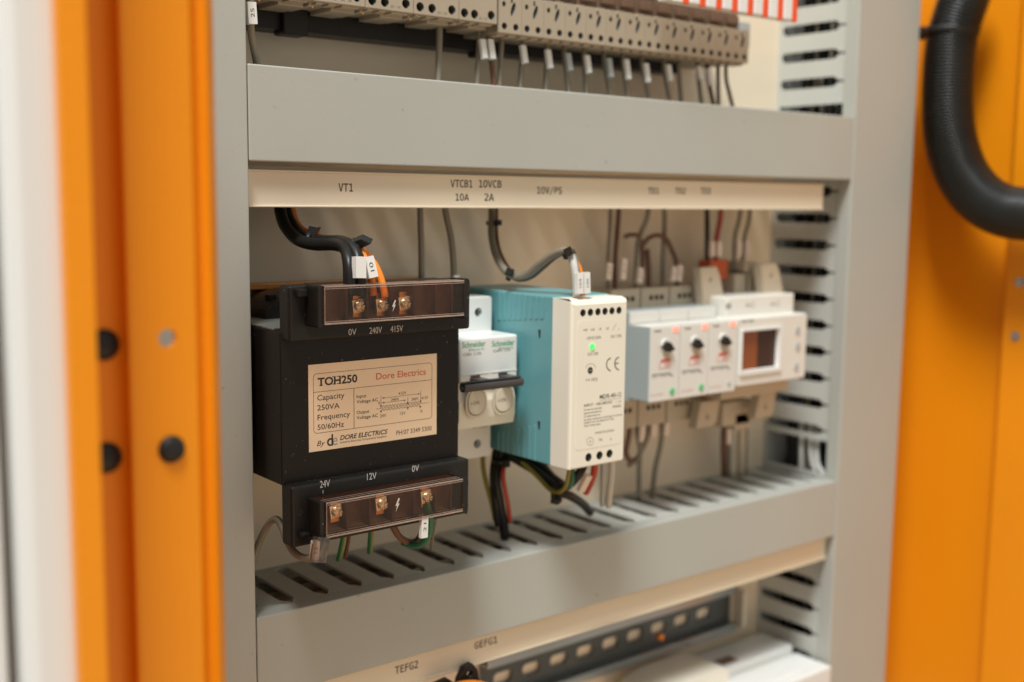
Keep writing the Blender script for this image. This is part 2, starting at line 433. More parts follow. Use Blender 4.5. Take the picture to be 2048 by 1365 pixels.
for (px, py, Y, r) in ((343, 899, 343, 4.35), (207, 690, 350, 4.9), (212, 916, 350, 4.9)):
    c = at(px, py, Y); m_ = MB(); m_.cyl(c + Vector((0, .1, 0)), c + Vector((0, -.5, 0)), r, 28); m_.dome(c + Vector((0, -.5, 0)), (0, -1, 0), r * .97, 2.0, 28)
    m_.build('hole_plug', BLACKR, cab)
# right side wall with its inner corner post and two bolts
XW = 838.0
yc = XW / (at(2018, 682, 1).x)
mb = MB(); mb.box(XW, XW + 2, yc, 640, ZB, ZT); mb.box(690, XW, 638, 640, ZB, ZT); mb.build('right_side_wall', ORANGE, cab)
mb = MB(); mb.box(XW - 13, XW + 4, yc - 120, yc - 0.5, ZB, ZT, 2.0, 3); mb.build('corner_post', ORANGE, cab)
for (px, py) in ((2040, 565), (2031, 673)):
    c = atX(px, py, XW - 13.2); m_ = MB(); m_.cyl(c + Vector((0.2, 0, 0)), c + Vector((-1.6, 0, 0)), 2.6, 6); m_.cyl(c + Vector((0.2, 0, 0)), c + Vector((-.5, 0, 0)), 3.4, 18)
    m_.build('bolt', ZINC, cab)

# white neighbour at the far left
wd_ = thing('white_cabinet', 'white painted steel cabinet edge left of the orange door post', 'cabinet', (60, 300, ZB))
mb = MB(); xa = at(22, 682, 322).x; xb = at(110, 682, 326).x
mb.prism([(xa, 350), (xa, 325), (xa + 1.2, 322.6), (xa + 4, 321.6), (xa + 14, 322), (xb - 1.5, 324.5), (xb, 326), (xb, 350)], lambda u, v, w: Vector((u, v, w)), ZB, ZT)
mb.build('front_face', WHITEP, wd_)
mb = MB(); mb.box(xa - 60, xa - 3.0, 326, 356, ZB, ZT, 1.5); mb.build('side_edge', WHITEP, wd_)

# ================================================================== slotted cable ducts
def finger_wall(mb, fn, u0, u1, slots, wA=10.5, wB=19.0, wC=66.5, wD=70.0, half=4.1, neck=0.7, th=1.6, dark=None):
    """wall of a slotted duct: fn(u, w, t); u along the duct, w from the front edge inward, t thickness"""
    edges = [u0] + list(slots) + [u1]
    P = lambda poly: mb.prism(poly, lambda u, v, w: fn(u, v, w), 0, th)
    P([(u0, wC), (u1, wC), (u1, wD), (u0, wD)])
    for i in range(len(edges) - 1):
        a, b = edges[i], edges[i + 1]
        la, lb = (0 if i == 0 else half), (0 if i == len(edges) - 2 else half)
        na, nb = (0 if i == 0 else neck), (0 if i == len(edges) - 2 else neck)
        poly = [(a + na, wA - 9), (b - nb, wA - 9), (b - nb, wB - 3.5), (b - nb - (lb - nb) * .45, wB - 1.2), (b - lb, wB + 1.5), (b - lb, wC - 2.5), (b - nb * .5 - lb * .45, wC - .4), (b, wC),
                (a, wC), (a + na * .5 + la * .45, wC - .4), (a + la, wC - 2.5), (a + la, wB + 1.5), (a + na + (la - na) * .45, wB - 1.2), (a + na, wB - 3.5)]
        if i == 0: poly = poly[:8] + [(a, wC)]
        P(poly)

XL, XR = 235.6, 689.6
def hduct(label, zt, zb, slot0):
    d = thing('cable_duct', label, 'cable duct', ((XL + XR) / 2, F + 35, zb), 'grey slotted cable ducts')
    c = MB()
    zl = 1.6
    c.box(XL - .3, XR - .1, F, F + 1.8, zb, zt, 0.7, 3)
    c.box(XL + .5, XR - .5, F + 1.0, F + 10.5, zt - zl, zt, 0.5, 2); c.box(XL + .5, XR - .5, F + 1.0, F + 10.5, zb, zb + zl, 0.5, 2)
    c.build('duct_cover', DUCT, d)
    sl = [slot0 + 19.95 * k for k in range(40) if XL + 2 < slot0 + 19.95 * k < XR - 2]
    b = MB()
    finger_wall(b, lambda u, w, t: Vector((u, F + w, zt - 1.9 - t)), XL, XR, sl)
    finger_wall(b, lambda u, w, t: Vector((u, F + w, zb + 1.9 + t)), XL, XR, sl)
    b.box(XL, XR, F + 68, F + 69.5, zb + 2, zt - 2)
    b.build('slotted_base', DUCTIN, d)
    return d
hduct('upper grey horizontal cable duct above the VT1 label strip', 58.3, 15.2, 241.6)
hduct('lower grey horizontal cable duct above the TEFG2 label strip', -199.2, -240.2, 241.6)

lwb = thing('wire_bundle', 'dark wires lying inside the lower horizontal duct under its slots', 'wires', (460, 515, -236))
for i in range(11):
    m2 = MB(); y = 491.5 + i * 5.5; zb_ = -206.5 - (i % 3) * 3.0
    m2.tube([(XL + 4 + (XR - XL - 8) * k / 16, y + random.uniform(-2.5, 2.5), zb_ + random.uniform(-2.0, 2.0)) for k in range(17)], random.choice((2.2, 2.6, 3.0)), 8, 4)
    m2.build('wire', BLACKWI if i % 5 == 0 else (ORANGEW if i == 4 else BROWNW if i % 5 == 2 else GREYW), lwb)

# vertical ducts
lv = thing('cable_duct', 'left grey vertical cable duct beside the orange door post', 'cable duct', (200, F + 35, ZB), 'grey slotted cable ducts')
mb = MB(); mb.box(160, 234.8, F - 0.3, F + 1.5, ZB, ZT, 0.8, 3); mb.box(233.2, 234.8, F + 1, F + 10, ZB, ZT, .4); mb.build('duct_cover', DUCT, lv)
mb = MB(); mb.box(231.6, 233.0, F + 2, BK - .5, ZB, ZT); mb.box(163, 164.5, F + 2, BK - .5, ZB, ZT); mb.box(163, 233, BK - 2, BK - .5, ZB, ZT); mb.build('slotted_base', DUCTIN, lv)

rv = thing('cable_duct', 'right grey vertical cable duct with slotted side beside the hanging hose', 'cable duct', (726, F + 35, ZB), 'grey slotted cable ducts')
mb = MB(); mb.box(690.2, 764, F - 0.3, F + 1.5, ZB, ZT, 0.9, 3); mb.box(690.2, 691.8, F + .5, F + 10.5, ZB, ZT, .5); mb.box(762.4, 764, F + .5, F + 10.5, ZB, ZT, .5)
mb.build('duct_cover', DUCT, rv)
zs = sorted([-12 + 19.22 * k for k in range(-20, 13)])
zs = [z for z in zs if ZB + 5 < z < ZT - 5]
mb = MB()
segs = []
gaps = [(-197.5, -173.0), (59.0, 68.5)]       # broken-out entries beside the horizontal ducts
cur = ZB
for g0, g1 in gaps:
    segs.append((cur, g0)); cur = g1
segs.append((cur, ZT))
for a, b in segs:
    finger_wall(mb, lambda u, w, t: Vector((692.2 + t, F + w, u)), a, b, [z for z in zs if a + 5 < z < b - 5], half=3.5)
for g0, g1 in gaps:
    mb.box(692.2, 693.8, F + 1.5, F + 8, g0, g1); mb.box(692.2, 693.8, F + 66.5, F + 70, g0, g1)
mb.box(761, 762.4, F + 2, BK - .5, ZB, ZT); mb.box(693, 762, BK - 2, BK - .5, ZB, ZT)
mb.build('slotted_base', DUCTIN, rv)

# wires running inside the right duct, seen through its slots
wb = thing('wire_bundle', 'dark wires with a few white ones inside the right slotted duct', 'wires', (722, 520, ZB))
for i, (x, y, m_, r, z0, z1) in enumerate(((701, 507, LGREYW, 1.7, -45, 40), (703, 513, BLACKWI, 1.9, ZB, ZT), (708, 505, BROWNW, 1.6, -60, 40), (702, 520, GREYW, 1.6, -260, 90),
        (700, 530, BLACKWI, 2.4, ZB, ZT), (706, 540, BLACKWI, 2.4, ZB, ZT), (715, 528, BLACKWI, 2.6, ZB, ZT), (718, 510, GREYW, 1.6, ZB, ZT), (700, 512, LGREYW, 1.4, 100, ZT), (726, 518, BLACKWI, 3, ZB, ZT),
        (722, 538, BLACKWI, 3, ZB, ZT), (699, 525, GREYW, 1.3, 60, ZT), (735, 508, BLACKWI, 3, ZB, ZT), (740, 530, BLACKWI, 3, ZB, ZT))):
    m2 = MB(); m2.tube([(x + random.uniform(-2, 2), y + random.uniform(-2, 2), z0 + (z1 - z0) * k / 7) for k in range(8)], r, 8, 4); m2.build('wire', m_, wb)
m2 = MB()
for (px0, py0, px1, py1) in ((1603, 905, 1604, 945), (1622, 910, 1632, 946), (1634, 920, 1646, 948)):
    a = atX(px0, py0, 697); b = atX(px1, py1, 697); m2.tube([a + Vector((4, 4, 30)), a, b, b + Vector((3, -2, -12))], 1.9, 8, 4)
m2.build('wire', LGREYW, wb)

# ================================================================== label strips
def label_strip(label, z0, z1, x1, texts):
    s_ = thing('label_strip', label, 'label strip', ((XL + x1) / 2, 492, z0), 'cream label strips under the ducts')
    mb = MB(); mb.box(XL + .4, x1, 490, 491.2, z0, z1, 0.3); mb.box(XL + .4, x1, 489.2, 490.4, z0, z0 + 1.0, .3); mb.box(XL + .4, x1, 489.2, 490.4, z1 - 1.0, z1, .3)
    mb.box(XL + .4, x1, 491.0, 497.5, z1 - 2.2, z1 - 1.0, .2); mb.box(XL + .4, x1, 496.5, 497.5, z1 - 2, z1 + 2.0, .2)
    mb.build('strip_body', STRIP, s_)
    for (txt, a, py, b, cap) in texts:
        l = MB(); front_text(l, txt, a, py, b, cap, 489.95, mono=True, bold=0.012); l.build('lettering', INK, s_)
    return s_
label_strip('cream label strip lettered VT1, 10A and 2A under the upper duct', -5.6, 11.7, 666.8,
            [('VT1', 677, 383, 706, 16), ('VTCB1', 901, 374.5, 945, 15), ('10A', 911, 401.5, 938, 14), ('10VCB', 958, 375, 1003, 15), ('2A', 969, 402, 988, 14.5),
             ('10V/PS', 1074, 387.5, 1124, 14), ('TD1', 1296, 388, 1318, 12.5), ('TD2', 1350, 388, 1371, 12.5), ('TD3', 1401, 388, 1421, 12.5)])
label_strip('cream label strip lettered TEFG2 and GEFG1 under the lower duct', -258.4, -240.6, 688.4,
            [('TEFG2', 790, 1349, 836, 15), ('GEFG1', 949, 1299, 994, 14)])

# ================================================================== DIN rails
def din_rail(label, zc, x0, x1, m_, yw=545.5):
    r_ = thing('mounting_rail', label, 'rail', ((x0 + x1) / 2, 545, zc - 17.5), 'slotted mounting rails')
    mb = MB(); n = int((x1 - x0) // 23.7)
    holes = [rrect(x0 + 10 + 23.7 * k, x0 + 10 + 23.7 * k + 15, zc - 4.0, zc + 4.0, 3.2, 5) for k in range(n) if x0 + 28 + 23.7 * k < x1]
    mb.holed([(x0, zc - 12.5), (x1, zc - 12.5), (x1, zc + 12.5), (x0, zc + 12.5)], holes, XZ(yw), 1.2, None, floor=False)
    for sg in (1, -1):
        mb.box(x0, x1, yw - 7.0, yw + 1.1, zc + sg * 12.5 - .6, zc + sg * 12.5 + .6, .3, m=ZINC); mb.box(x0, x1, yw - 7.5, yw - 6.3, zc + sg * 13.0, zc + sg * 17.5, .3, m=ZINC)
    mb.build('rail_profile', m_, r_); return r_
din_rail('zinc mounting rail behind the row of breaker, power supply and relays', -97, 240, 686, ZINC)
din_rail('dark slotted mounting rail above the white box at the bottom', -304.6, 420.5, 657, DKRAIL, 551.0)

# ================================================================== transformer
TY = 462.0
tr = thing('transformer', 'black control transformer with a silver rating label and clear terminal covers', 'transformer', (288, 500, -158))
mb = MB(); mb.box(238.2, 337.0, TY, 546, -131, -60.5, 0.9, 2); mb.build('wrapped_core', BLACKW, tr)
mb = MB()
for k in range(7): mb.box(238.8, 336.4, 470 + k * 10, 479.2 + k * 10, -60.5, -59.6, .2)
mb.build('lamination_stack', LAMIN, tr)
mb = MB()
mb.prism([(253.2, -60)] + [(289 - 35.8 * math.cos(math.radians(a)), -61 + 14 * math.sin(math.radians(a)) ** .7) for a in range(8, 173, 8)] + [(324.8, -60)], lambda u, v, w: Vector((u, w, v)), 506, 540)
for x in (260.9, 300): mb.box(x - 2.1, x + 2.1, 513, 518, -58, -48.6, .4)
mb.build('coil_bobbin', BLACKP, tr)
mb = MB(); mb.box(240, 372, 541, 546, -48.6, -45.2, .6); mb.box(240, 372, 546, 548, -60, -45.2, .4); mb.build('reflection_bracket', COPPER, tr)  # added bracket, its copper colour stands in for an orange reflection
FY = 455.0
def foot(z0, z1, up):
    m = MB(); x0, x1 = 239.0, 338.6
    m.box(x0, x1, FY, 465, z0, z1, 1.4, 3)
    # stepped rear rib under / over the terminal row
    m.box(x0 + 22, x1 - 2, 463, 484, z0 + 4, z1 - 1.2, 1.0)
    m.build('terminal_foot', BLACKP, tr)
foot(-64.6, -39.6, True); foot(-158.6, -130.2, False)

def screw(c, r):
    m = MB(); c = Vector(c)
    n = 14
    # pressed square washer, cross-slotted pan head
    m.obox(c + Vector((0, .5, 0)), (1, 0, .12), (0, 1, 0), (-.12, 0, 1), r * 1.12, .45, r * 1.12, .3)
    m.dome(c + Vector((0, .1, 0)), (0, -1, 0), r * .98, 1.9, 22, 7)
    for a in (25, 115):
        u = Vector((math.cos(math.radians(a)), 0, math.sin(math.radians(a))))
        for sg in (1, -1):
            for off in (1, -1):
                w = Vector((-u.z, 0, u.x))
                m.obox(c + u * (sg * r * .5) + w * (off * r * .30) + Vector((0, -1.35, 0)), u, (0, 1, 0), w, r * .24, .5, r * .17, .12)
    return m
def terminals(zt, zb, screws, cuts, flip):
    xa, xb = 249.6, 326.2; yF = 443.0
    m = MB(); m.box(xa + .5, xb - .5, 452.2, FY + .2, zb, zt, .3)
    for x in cuts: m.box(x - .55, x + .55, 445.2, 452.4, zb + 1.2, zt - 1.6, .25)
    m.build('terminal_block', BROWNP, tr)
    m = MB()
    m.box(xa - 2.6, xa + .2, yF + .6, FY + .2, zb - 1.4, zt + .4, .8, 2)
    m.build('end_cheek', BLACKP, tr); m = MB()
    m.prism([(xb - .2, zb - .6), (xb + 2.6, zb - 2.0), (xb + 3.2, zt - 1.5), (xb + 1.8, zt + .3), (xb - .2, zt + .3)], lambda u, v, w: Vector((u, w, v)), yF + .4, FY + .2)
    m.build('end_cheek', BLACKP, tr); m = MB(); m.box(xa - 8, xa - 3.4, 451.0, FY + .2, (zb if flip else zt - 5), (zb + 1.5 if flip else zt - 1.6), .5)
    m.build('cover_latch', BLACKP, tr)
    for (px, py) in screws:
        c = at(px, py, 449.4)
        lug = MB(); lug.box(c.x - 2.3, c.x + 2.3, 449.0, 450.0, c.z - 5.2, c.z + 5.4, .2); lg = lug.build('contact_plate', COPPER, tr)
        screw(c + Vector((0, -1.6, 0)), 2.75).build('terminal_screw', STEEL, tr)
    m = MB()
    m.box(xa + .3, xb - .3, yF, yF + 1.0, zb, zt, .35, 2)
    m.box(xa + .3, xb - .3, yF + .9, FY - .1, zt - .9, zt, .3, 2); m.box(xa + .3, xb - .3, yF + .9, yF + 5, zb, zb + .9, .3, 2)
    cv_ = m.build('terminal_cover', CLEAR, tr)
    m = MB()
    for z_, h_ in ((zt - .3, .32), (zt - 1.25, .14), (zb + .4, .38), (zb + 1.3, .14)): m.box(xa + .35, xb - .35, yF - .06, yF + .25, z_ - h_, z_ + h_, .05, 1)
    for z_ in (zt + .02,):
        for y_ in (yF + 2.5, yF + 5.0): m.box(xa + .4, xb - .4, y_ - .12, y_ + .12, z_ - .1, z_ + .06, .03, 1)
    m.box(xa + .42, xa + .72, yF - .05, yF + .25, zb + .5, zt - .4, .05, 1)
    m.build('edge_highlight', CEDGE, cv_)
    return cv_
terminals(-39.3, -56.4, ((714, 612), (761, 610), (806, 607)), (262.5, 273.4, 286.0, 298.5, 311, 320.5), False)
cv = terminals(-136.4, -152.9, ((669, 1022), (760, 1007), (850, 993)), (262, 274.2, 286.5, 298.8, 311.2, 320.5), True)
# flash emblem on the lower and the upper cover
for (px, py, s_) in ((795, 1010, 1.0), (788, 612, .85)):
    c = at(px, py, 442.85); b = MB()
    P = [(.9, 4.0), (-1.6, -.6), (-.2, -.4), (-1.3, -4.0), (1.5, .7), (.2, .5), (1.7, 3.2)]
    b.raw([(c.x + u * s_ * .75, c.y, c.z + v * s_ * .82) for u, v in P], tessellate_polygon([[Vector((u, v, 0)) for u, v in P]])); b.build('flash_emblem', WHITEINK, tr)
for (txt, a, py, b, cap) in (('0V', 697, 671, 713, 12.5), ('240V', 739, 668, 764, 12.5), ('415V', 781, 665, 806, 12.5),
                             ('24V', 640, 976.5, 660, 14), ('12V', 734, 961, 753, 13.5), ('0V', 824, 944.5, 838, 12.5)):
    l = MB(); front_text(l, txt, a, py, b, cap, FY - .06); l.build('lettering', WHITEINK, tr)
l = MB(); a = at(646, 984, FY - .06); l.box(a.x - .15, a.x + .15, FY - .08, FY - .04, a.z - .8, a.z + .8); l.build('lettering', WHITEINK, tr)
# rating label
LY = TY - .15
tl = at(616.9, 730.6, LY); br = at(872.8, 871.0, LY)
lx0, lx1, lz1, lz0 = 251.9, 323.2, tl.z, at(618, 905.6, LY).z
mb = MB(); mb.box(lx0, lx1, LY, TY + .02, lz0, lz1, .05, 1); lab = mb.build('rating_label', LABELP, tr)
LT = LY - .05
lp = lambda u, v: at(600 + u / 6.203, 700 + v / 6.203, LT)
def ltext(txt, u0, v0, u1, cap, m_=INK, **k):
    l = MB(); a = lp(u0, v0); b = lp(u1, v0); t = lp(u0, v0 - cap); letter(l, txt, a, UX, UZ, b.x - a.x, t.z - a.z, None, **k); return l.build('lettering', m_, lab)
def bar(mb, x, z, w, h): mb.raw([(x - w / 2, LT, z - h / 2), (x + w / 2, LT, z - h / 2), (x + w / 2, LT, z + h / 2), (x - w / 2, LT, z + h / 2)], [[0, 1, 2, 3]])
o_ = ltext('TOH250', 220, 450, 712, 100, bold=0.030)
# serifs on the heading
sb = MB(); a = lp(220, 450); b = lp(712, 450); hh = lp(220, 350).z - a.z; wd2 = b.x - a.x
for fx in (.085,): bar(sb, a.x + wd2 * fx, a.z + .18, wd2 * .085, .36)
for fx in (.012, .158): bar(sb, a.x + wd2 * fx, a.z + hh * .88, wd2 * .014, hh * .24)
for fx in (.398, .515):
    bar(sb, a.x + wd2 * fx, a.z + .16, wd2 * .085, .32); bar(sb, a.x + wd2 * fx, a.z + hh - .16, wd2 * .085, .32)
sb.build('lettering', INK, lab)
ltext('Dore Electrics', 945, 372, 1560, 80, REDINK, bold=.006)
for txt, u, v, u1, cap in (('Capacity', 215, 632, 552, 68), ('250VA', 215, 755, 492, 66), ('Frequency', 218, 876, 622, 66), ('50/60Hz', 218, 996, 546, 66)): ltext(txt, u, v, u1, cap, bold=.004)
for txt, u, v, u1, cap in (('Input', 703, 602, 822, 42), ('Voltage AC', 703, 668, 968, 42), ('Output', 703, 800, 860, 42), ('Voltage AC', 703, 866, 968, 42)): ltext(txt, u, v, u1, cap, INK, bold=.006)
for txt, u, v, u1, cap in (('415V', 1222, 563, 1318, 38), ('240V', 1130, 638, 1226, 36), ('240V', 1382, 634, 1470, 36), ('415V', 1506, 618, 1592, 36), ('0', 972, 680, 994, 36),
                           ('24V', 994, 842, 1068, 40), ('12V', 1243, 810, 1308, 38), ('0', 1495, 780, 1517, 36)): ltext(txt, u, v, u1, cap, INK)
ltext('By', 210, 1196, 312, 62, INK, shear=.3)
ltext('d', 335, 1196, 412, 140, INK, bold=.015); ltext('e', 405, 1186, 468, 92, INKG)
ltext('DORE ELECTRICS', 497, 1122, 1088, 58, INK, shear=.25, bold=.02)
ltext('Industrial Electrical Components Suppliers', 497, 1164, 1072, 26, INK)
ltext('PH:07 3349 5300', 1197, 1060, 1632, 56, INK)
# ruled frame and winding diagram
def stroke(mb, pts, w=.22):
    P = [Vector(p) for p in pts]
    for p, q in zip(P[:-1], P[1:]):
        d = (q - p); 
        if d.length < 1e-6: continue
        n = Vector((-d.z, 0, d.x)).normalized() * w / 2; e_ = d.normalized() * w * .3
        mb.raw([p - e_ + n, q + e_ + n, q + e_ - n, p - e_ - n], [[0, 1, 2, 3]])
fr = MB()
x0 = lp(165, 305).x; x1 = lp(1637, 180).x; z1 = lp(165, 303).z + .0; z0 = lp(175, 1042).z
rr = [Vector((u, LT, v)) for u, v in rrect(x0, x1, z0, z1, 1.7, 5)]; stroke(fr, rr + [rr[0]], .2)
zl_ = lp(165, 531).z; stroke(fr, [(x0, LT, zl_), (x1, LT, zl_)], .2); xm = lp(670, 700).x; stroke(fr, [(xm, LT, zl_), (xm, LT, z0)], .28)
L = lambda u, v: lp(u, v)
def hline(u0, v0, u1, w=.18): a = L(u0, v0); b = L(u1, v0); stroke(fr, [a, (b.x, LT, a.z)], w); return a, Vector((b.x, LT, a.z))
def arrow(u0, v0, u1):
    a, b = hline(u0, v0, u1, .16)
    for p, sg in ((a, 1), (b, -1)): fr.raw([p, p + Vector((sg * 1.1, 0, .42)), p + Vector((sg * 1.1, 0, -.42))], [[0, 1, 2]])
arrow(1020, 600, 1488); arrow(1020, 660, 1312); hline(945, 735, 1600, .16)
def zig(u0, v0, u1, n, amp):
    a = L(u0, v0); b = L(u1, v0); stroke(fr, [(a.x + (b.x - a.x) * k / (2 * n), LT, a.z + (amp if k % 2 else 0)) for k in range(2 * n + 1)], .2)
zig(1020, 715, 1490, 13, .85); zig(1005, 760, 1490, 13, .85)
for u, va, vb in ((1005, 572, 700), (1338, 590, 660), (1497, 508, 640)):
    a = L(u, va); b = L(u, vb); stroke(fr, [a, (a.x, LT, b.z)], .22); fr.raw([(a.x - .5, LT, b.z + .4), (a.x + .5, LT, b.z + .4), (a.x, LT, b.z - 1.0)], [[0, 1, 2]])
for u, v in ((1005, 762), (1338, 722), (1492, 705)):
    a = L(u, v); fr.raw([(a.x - .6, LT, a.z + .3), (a.x + .6, LT, a.z + .3), (a.x, LT, a.z - .9)], [[0, 1, 2]])
fr.build('ruled_diagram', INK, lab)

# ================================================================== circuit breaker
BY, BT = 478.0, 501.0
cb = thing('circuit_breaker', 'white two-pole circuit breaker with a dark toggle bar, half behind the transformer', 'circuit breaker', (362, 510, -142))
bx0, bx1 = 349.3, 387.7
mb = MB(); s1 = at(957, 625, BT); s2 = at(956, 888, BT); zt_, zb_ = -54.0, -144.0
mb.box(bx0, bx1, BT + .9, 544, zb_, zt_, .8, 2, open_front=True)
mb.box(bx0 + 3, bx1 - 3, 543, 549, -118, -76)
xs = (s1.x, s1.x - 19.2)
mb.holed(rrect(bx0 + .4, bx1 - .4, zb_ + .4, zt_ - .4, .8, 3), [circ(x, z, 2.55, 20) for x in xs for z in (s1.z, s2.z)], XZ(BT), 5, None, floor=HOLE, wall=GREYB)  # darker walls and floors put shade into the screw holes
for e0, e1 in (((bx0 + .4), bx0 + .9), (bx1 - .9, bx1 - .4)): mb.box(e0, e1, BT + .05, BT + 1.2, zb_ + .8, zt_ - .8)
mb.box(bx0 + .8, bx1 - .8, BT + .05, BT + 1.2, zt_ - .9, zt_ - .45); mb.box(bx0 + .8, bx1 - .8, BT + .05, BT + 1.2, zb_ + .45, zb_ + .9)
mb.build('breaker_body', WHITEB, cb)
mb = MB()
zn1, znm, znb = -72.8, -97.0, -121.2
mb.box(bx0, bx1, BY, BT + .5, znm, zn1, 1.3, 3)
for x in xs:                       # grooves between the poles and indicator windows
    mb.box(x - 9.0, x + 9.0, BY - .25, BY + .3, znm + 4.8, znm + 5.2)
mb.build('breaker_nose', WHITEB, cb)
mb = MB()
mb.prism([(BY + 4.5, znm + .2), (BY + 1.2, znm - 10), (BY + 1.2, znm - 19), (BY + 2.4, znb), (BT + .5, znb), (BT + .5, znm + .2)], lambda u, v, w: Vector((w, u, v)), bx0 + .3, bx1 - .6)
mb.build('toggle_housing', CREAMB, cb)
for i, px in enumerate((950, 1004)):
    c = at(px, 806 - 6 * i, BY + .4); m_ = MB()
    m_.holed(rrect(c.x - 7.0, c.x + 7.0, c.z - 7.8, c.z + 7.8, 6.2, 8), [rrect(c.x - 6.0, c.x + 6.0, c.z - 6.8, c.z + 7.2, 5.4, 8)], XZ(BY - .9), 1.8, None, floor=None)
    m_.prism(rrect(c.x - 5.3, c.x + 5.3, c.z - 6.0, c.z + 6.8, 4.8, 8), XZ(BY - 1.3), 0, 2.4)
    m_.build('toggle_lever', BEIGEB, cb)
    l = MB(); front_text(l, 'I-ON', px - 8, 811 - 6 * i, px + 8, 7, BY - 1.38); l.build('lettering', INKS, cb)
mb = MB(); a = at(926, 775, 465); b = at(1043, 765, 465)
zc = (a.z + b.z) / 2 + .3
# open C-section toggle bar
pr = [(math.cos(math.radians(t)) * 2.6, math.sin(math.radians(t)) * 2.75) for t in range(-215, 96, 20)]
pi_ = [(u * .66, v * .66) for u, v in pr[::-1]]
poly = pr + pi_
nq = len(poly)
for wv, flip in ((a.x, False), (b.x, True)):
    for k in range(len(pr) - 1):
        q = [poly[k], poly[k + 1], poly[nq - 2 - k], poly[nq - 1 - k]]
        mb.face([(wv, 465.5 + u, zc + v) for u, v in q])
for k in range(nq):
    p, q = poly[k], poly[(k + 1) % nq]; mb.face([(a.x, 465.5 + p[0], zc + p[1]), (b.x, 465.5 + p[0], zc + p[1]), (b.x, 465.5 + q[0], zc + q[1]), (a.x, 465.5 + q[0], zc + q[1])], None, False)
for x in xs: mb.box(x - 3.5, x + 3.5, 467, BY + 3, zc - 2.2, zc + 2.0, .6)
mb.build('toggle_bar', DARKH, cb)
for i, (a, b, y1, y2, y3) in enumerate(((924, 971, 696.5, 702, 713), (984, 1029, 694, 699, 705.5))):
    l = MB(); front_text(l, 'Schneider', a, y1, b, 11.5, BY - .06, bold=.02); l.build('lettering', GREENINK, cb)
    l = MB(); front_text(l, 'Electric', a + 14, y2 + 1, b - 2, 5.5, BY - .06); l.build('lettering', GREENINK, cb)
    l = MB(); front_text(l, 'iC60N  C10A' if i == 0 else 'iC60N  C2A', a + 2, y3, b - 8, 6, BY - .06); l.build('lettering', INKS, cb)
for px, py, m_ in ((951, 754, BROWNW), (1006, 748, DARKH)):
    c = at(px, py, BY - .3); w_ = MB(); w_.box(c.x - 3.0, c.x + 3.0, BY - .35, BY + .1, c.z - .75, c.z + .75, .1); w_.build('indicator_window', m_, cb)
for px, py, px1 in ((946, 859, 975),):
    l = MB(); front_text(l, 'IEC 60898', px, py, px1, 4, BT - .05); l.build('lettering', INKG, cb)

# ================================================================== power supply
PY = 440.0
ps = thing('power_supply', 'teal and cream rail power supply with a lit green lamp', 'power supply', (412, 490, -141))
px0_, px1_ = 392.3, 432.2; pz1, pz0 = -51.6, -141.2
mb = MB(); mb.box(px0_, px1_, 454.9, 538, pz0 - .3, pz1 + .6, .8, 2)
for k in range(9):                                   # vent ribs near the back of the side
    y = 462.5 + k * 4.6; top = 16.5 + (k * .35 if k > 4 else 0)
    mb.box(px0_ - .55, px0_ + .2, y, y + 2.0, pz1 - 12 - k * .5, pz1 - .2, .5)
    if k > 0: mb.box(px0_ - .55, px0_ + .2, y, y + 2.0, pz0 + .2, pz0 + 21 - k * 1.3, .5)
mb.box(px0_ + 4, px1_ - 4, 537, 548, -125, -72)
mb.build('metal_case', TEAL, ps)
for (px, py) in ((1079, 669), (1078, 852)):
    c = atX(px, py, px0_ - .05); m_ = MB(); m_.prism([(c.y - 1.0, c.z + 2.4), (c.y + 1.2, c.z + 2.4), (c.y + .3, c.z - 2.0), (c.y - .6, c.z - 2.0)], lambda u, v, w: Vector((w, u, v)), px0_ - .12, px0_ + .3); m_.build('case_slot', HOLE, ps)
mb = MB()
h6 = [at(px, 624.5 - .006 * (px - 1166) * 4, PY) for px in (1166, 1181, 1196, 1210, 1224, 1238)]
h3 = [at(px, py, PY) for px, py in ((1177, 916), (1199, 911), (1219, 907))]
z6 = sum(h.z for h in h6) / 6; z3 = sum(h.z for h in h3) / 3
mb.holed(rrect(px0_ + 1.2, px1_ - .8, pz0 + .8, pz1 - 3.0, 1.0, 3), [circ(h.x, z6, 1.95, 18) for h in h6] + [circ(h.x, z3, 2.3, 18) for h in h3], XZ(PY), 6, None, floor=HOLE, wall=HOLE)
mb.prism([(PY, pz0 + .8), (PY, pz1 - 3.0), (PY + 1.0, pz1 - 1.2), (PY + 3.5, pz1), (455, pz1), (455, pz0), (PY + .9, pz0)], lambda u, v, w: Vector((w, u, v)), px0_ + 1.2, px1_ - .8, skip=(0,))
# rounded vertical edges of the cover
for xa, xb, xc in ((px0_, px0_ + .35, px0_ + 1.2), (px1_, px1_ - .25, px1_ - .8)):
    for (xq, yq), (xr, yr) in (((xc, PY), (xb, PY + .5)), ((xb, PY + .5), (xa, PY + 1.6)), ((xa, PY + 1.6), (xa, 455))):
        z_t = lambda y: pz1 - 3.0 if y <= PY else (pz1 - 2.0 if y < PY + 1 else (pz1 - .9 if y < PY + 2 else pz1))
        mb.face([(xq, yq, pz0 + .4), (xr, yr, pz0 + .2), (xr, yr, z_t(yr)), (xq, yq, z_t(yq))])
    mb.face([(xc, PY, pz1 - 3.0), (xb, PY + .5, pz1 - 2.0), (xa, PY + 1.6, pz1 - .9), (xa, 455, pz1), (xc, 455, pz1), (xc, PY + 3.5, pz1), (xc, PY + 1, pz1 - 1.2)])
mb.build('front_cover', CREAMB, ps)
mb = MB(); pa = at(1166, 640, PY); pb = at(1246, 900, PY)
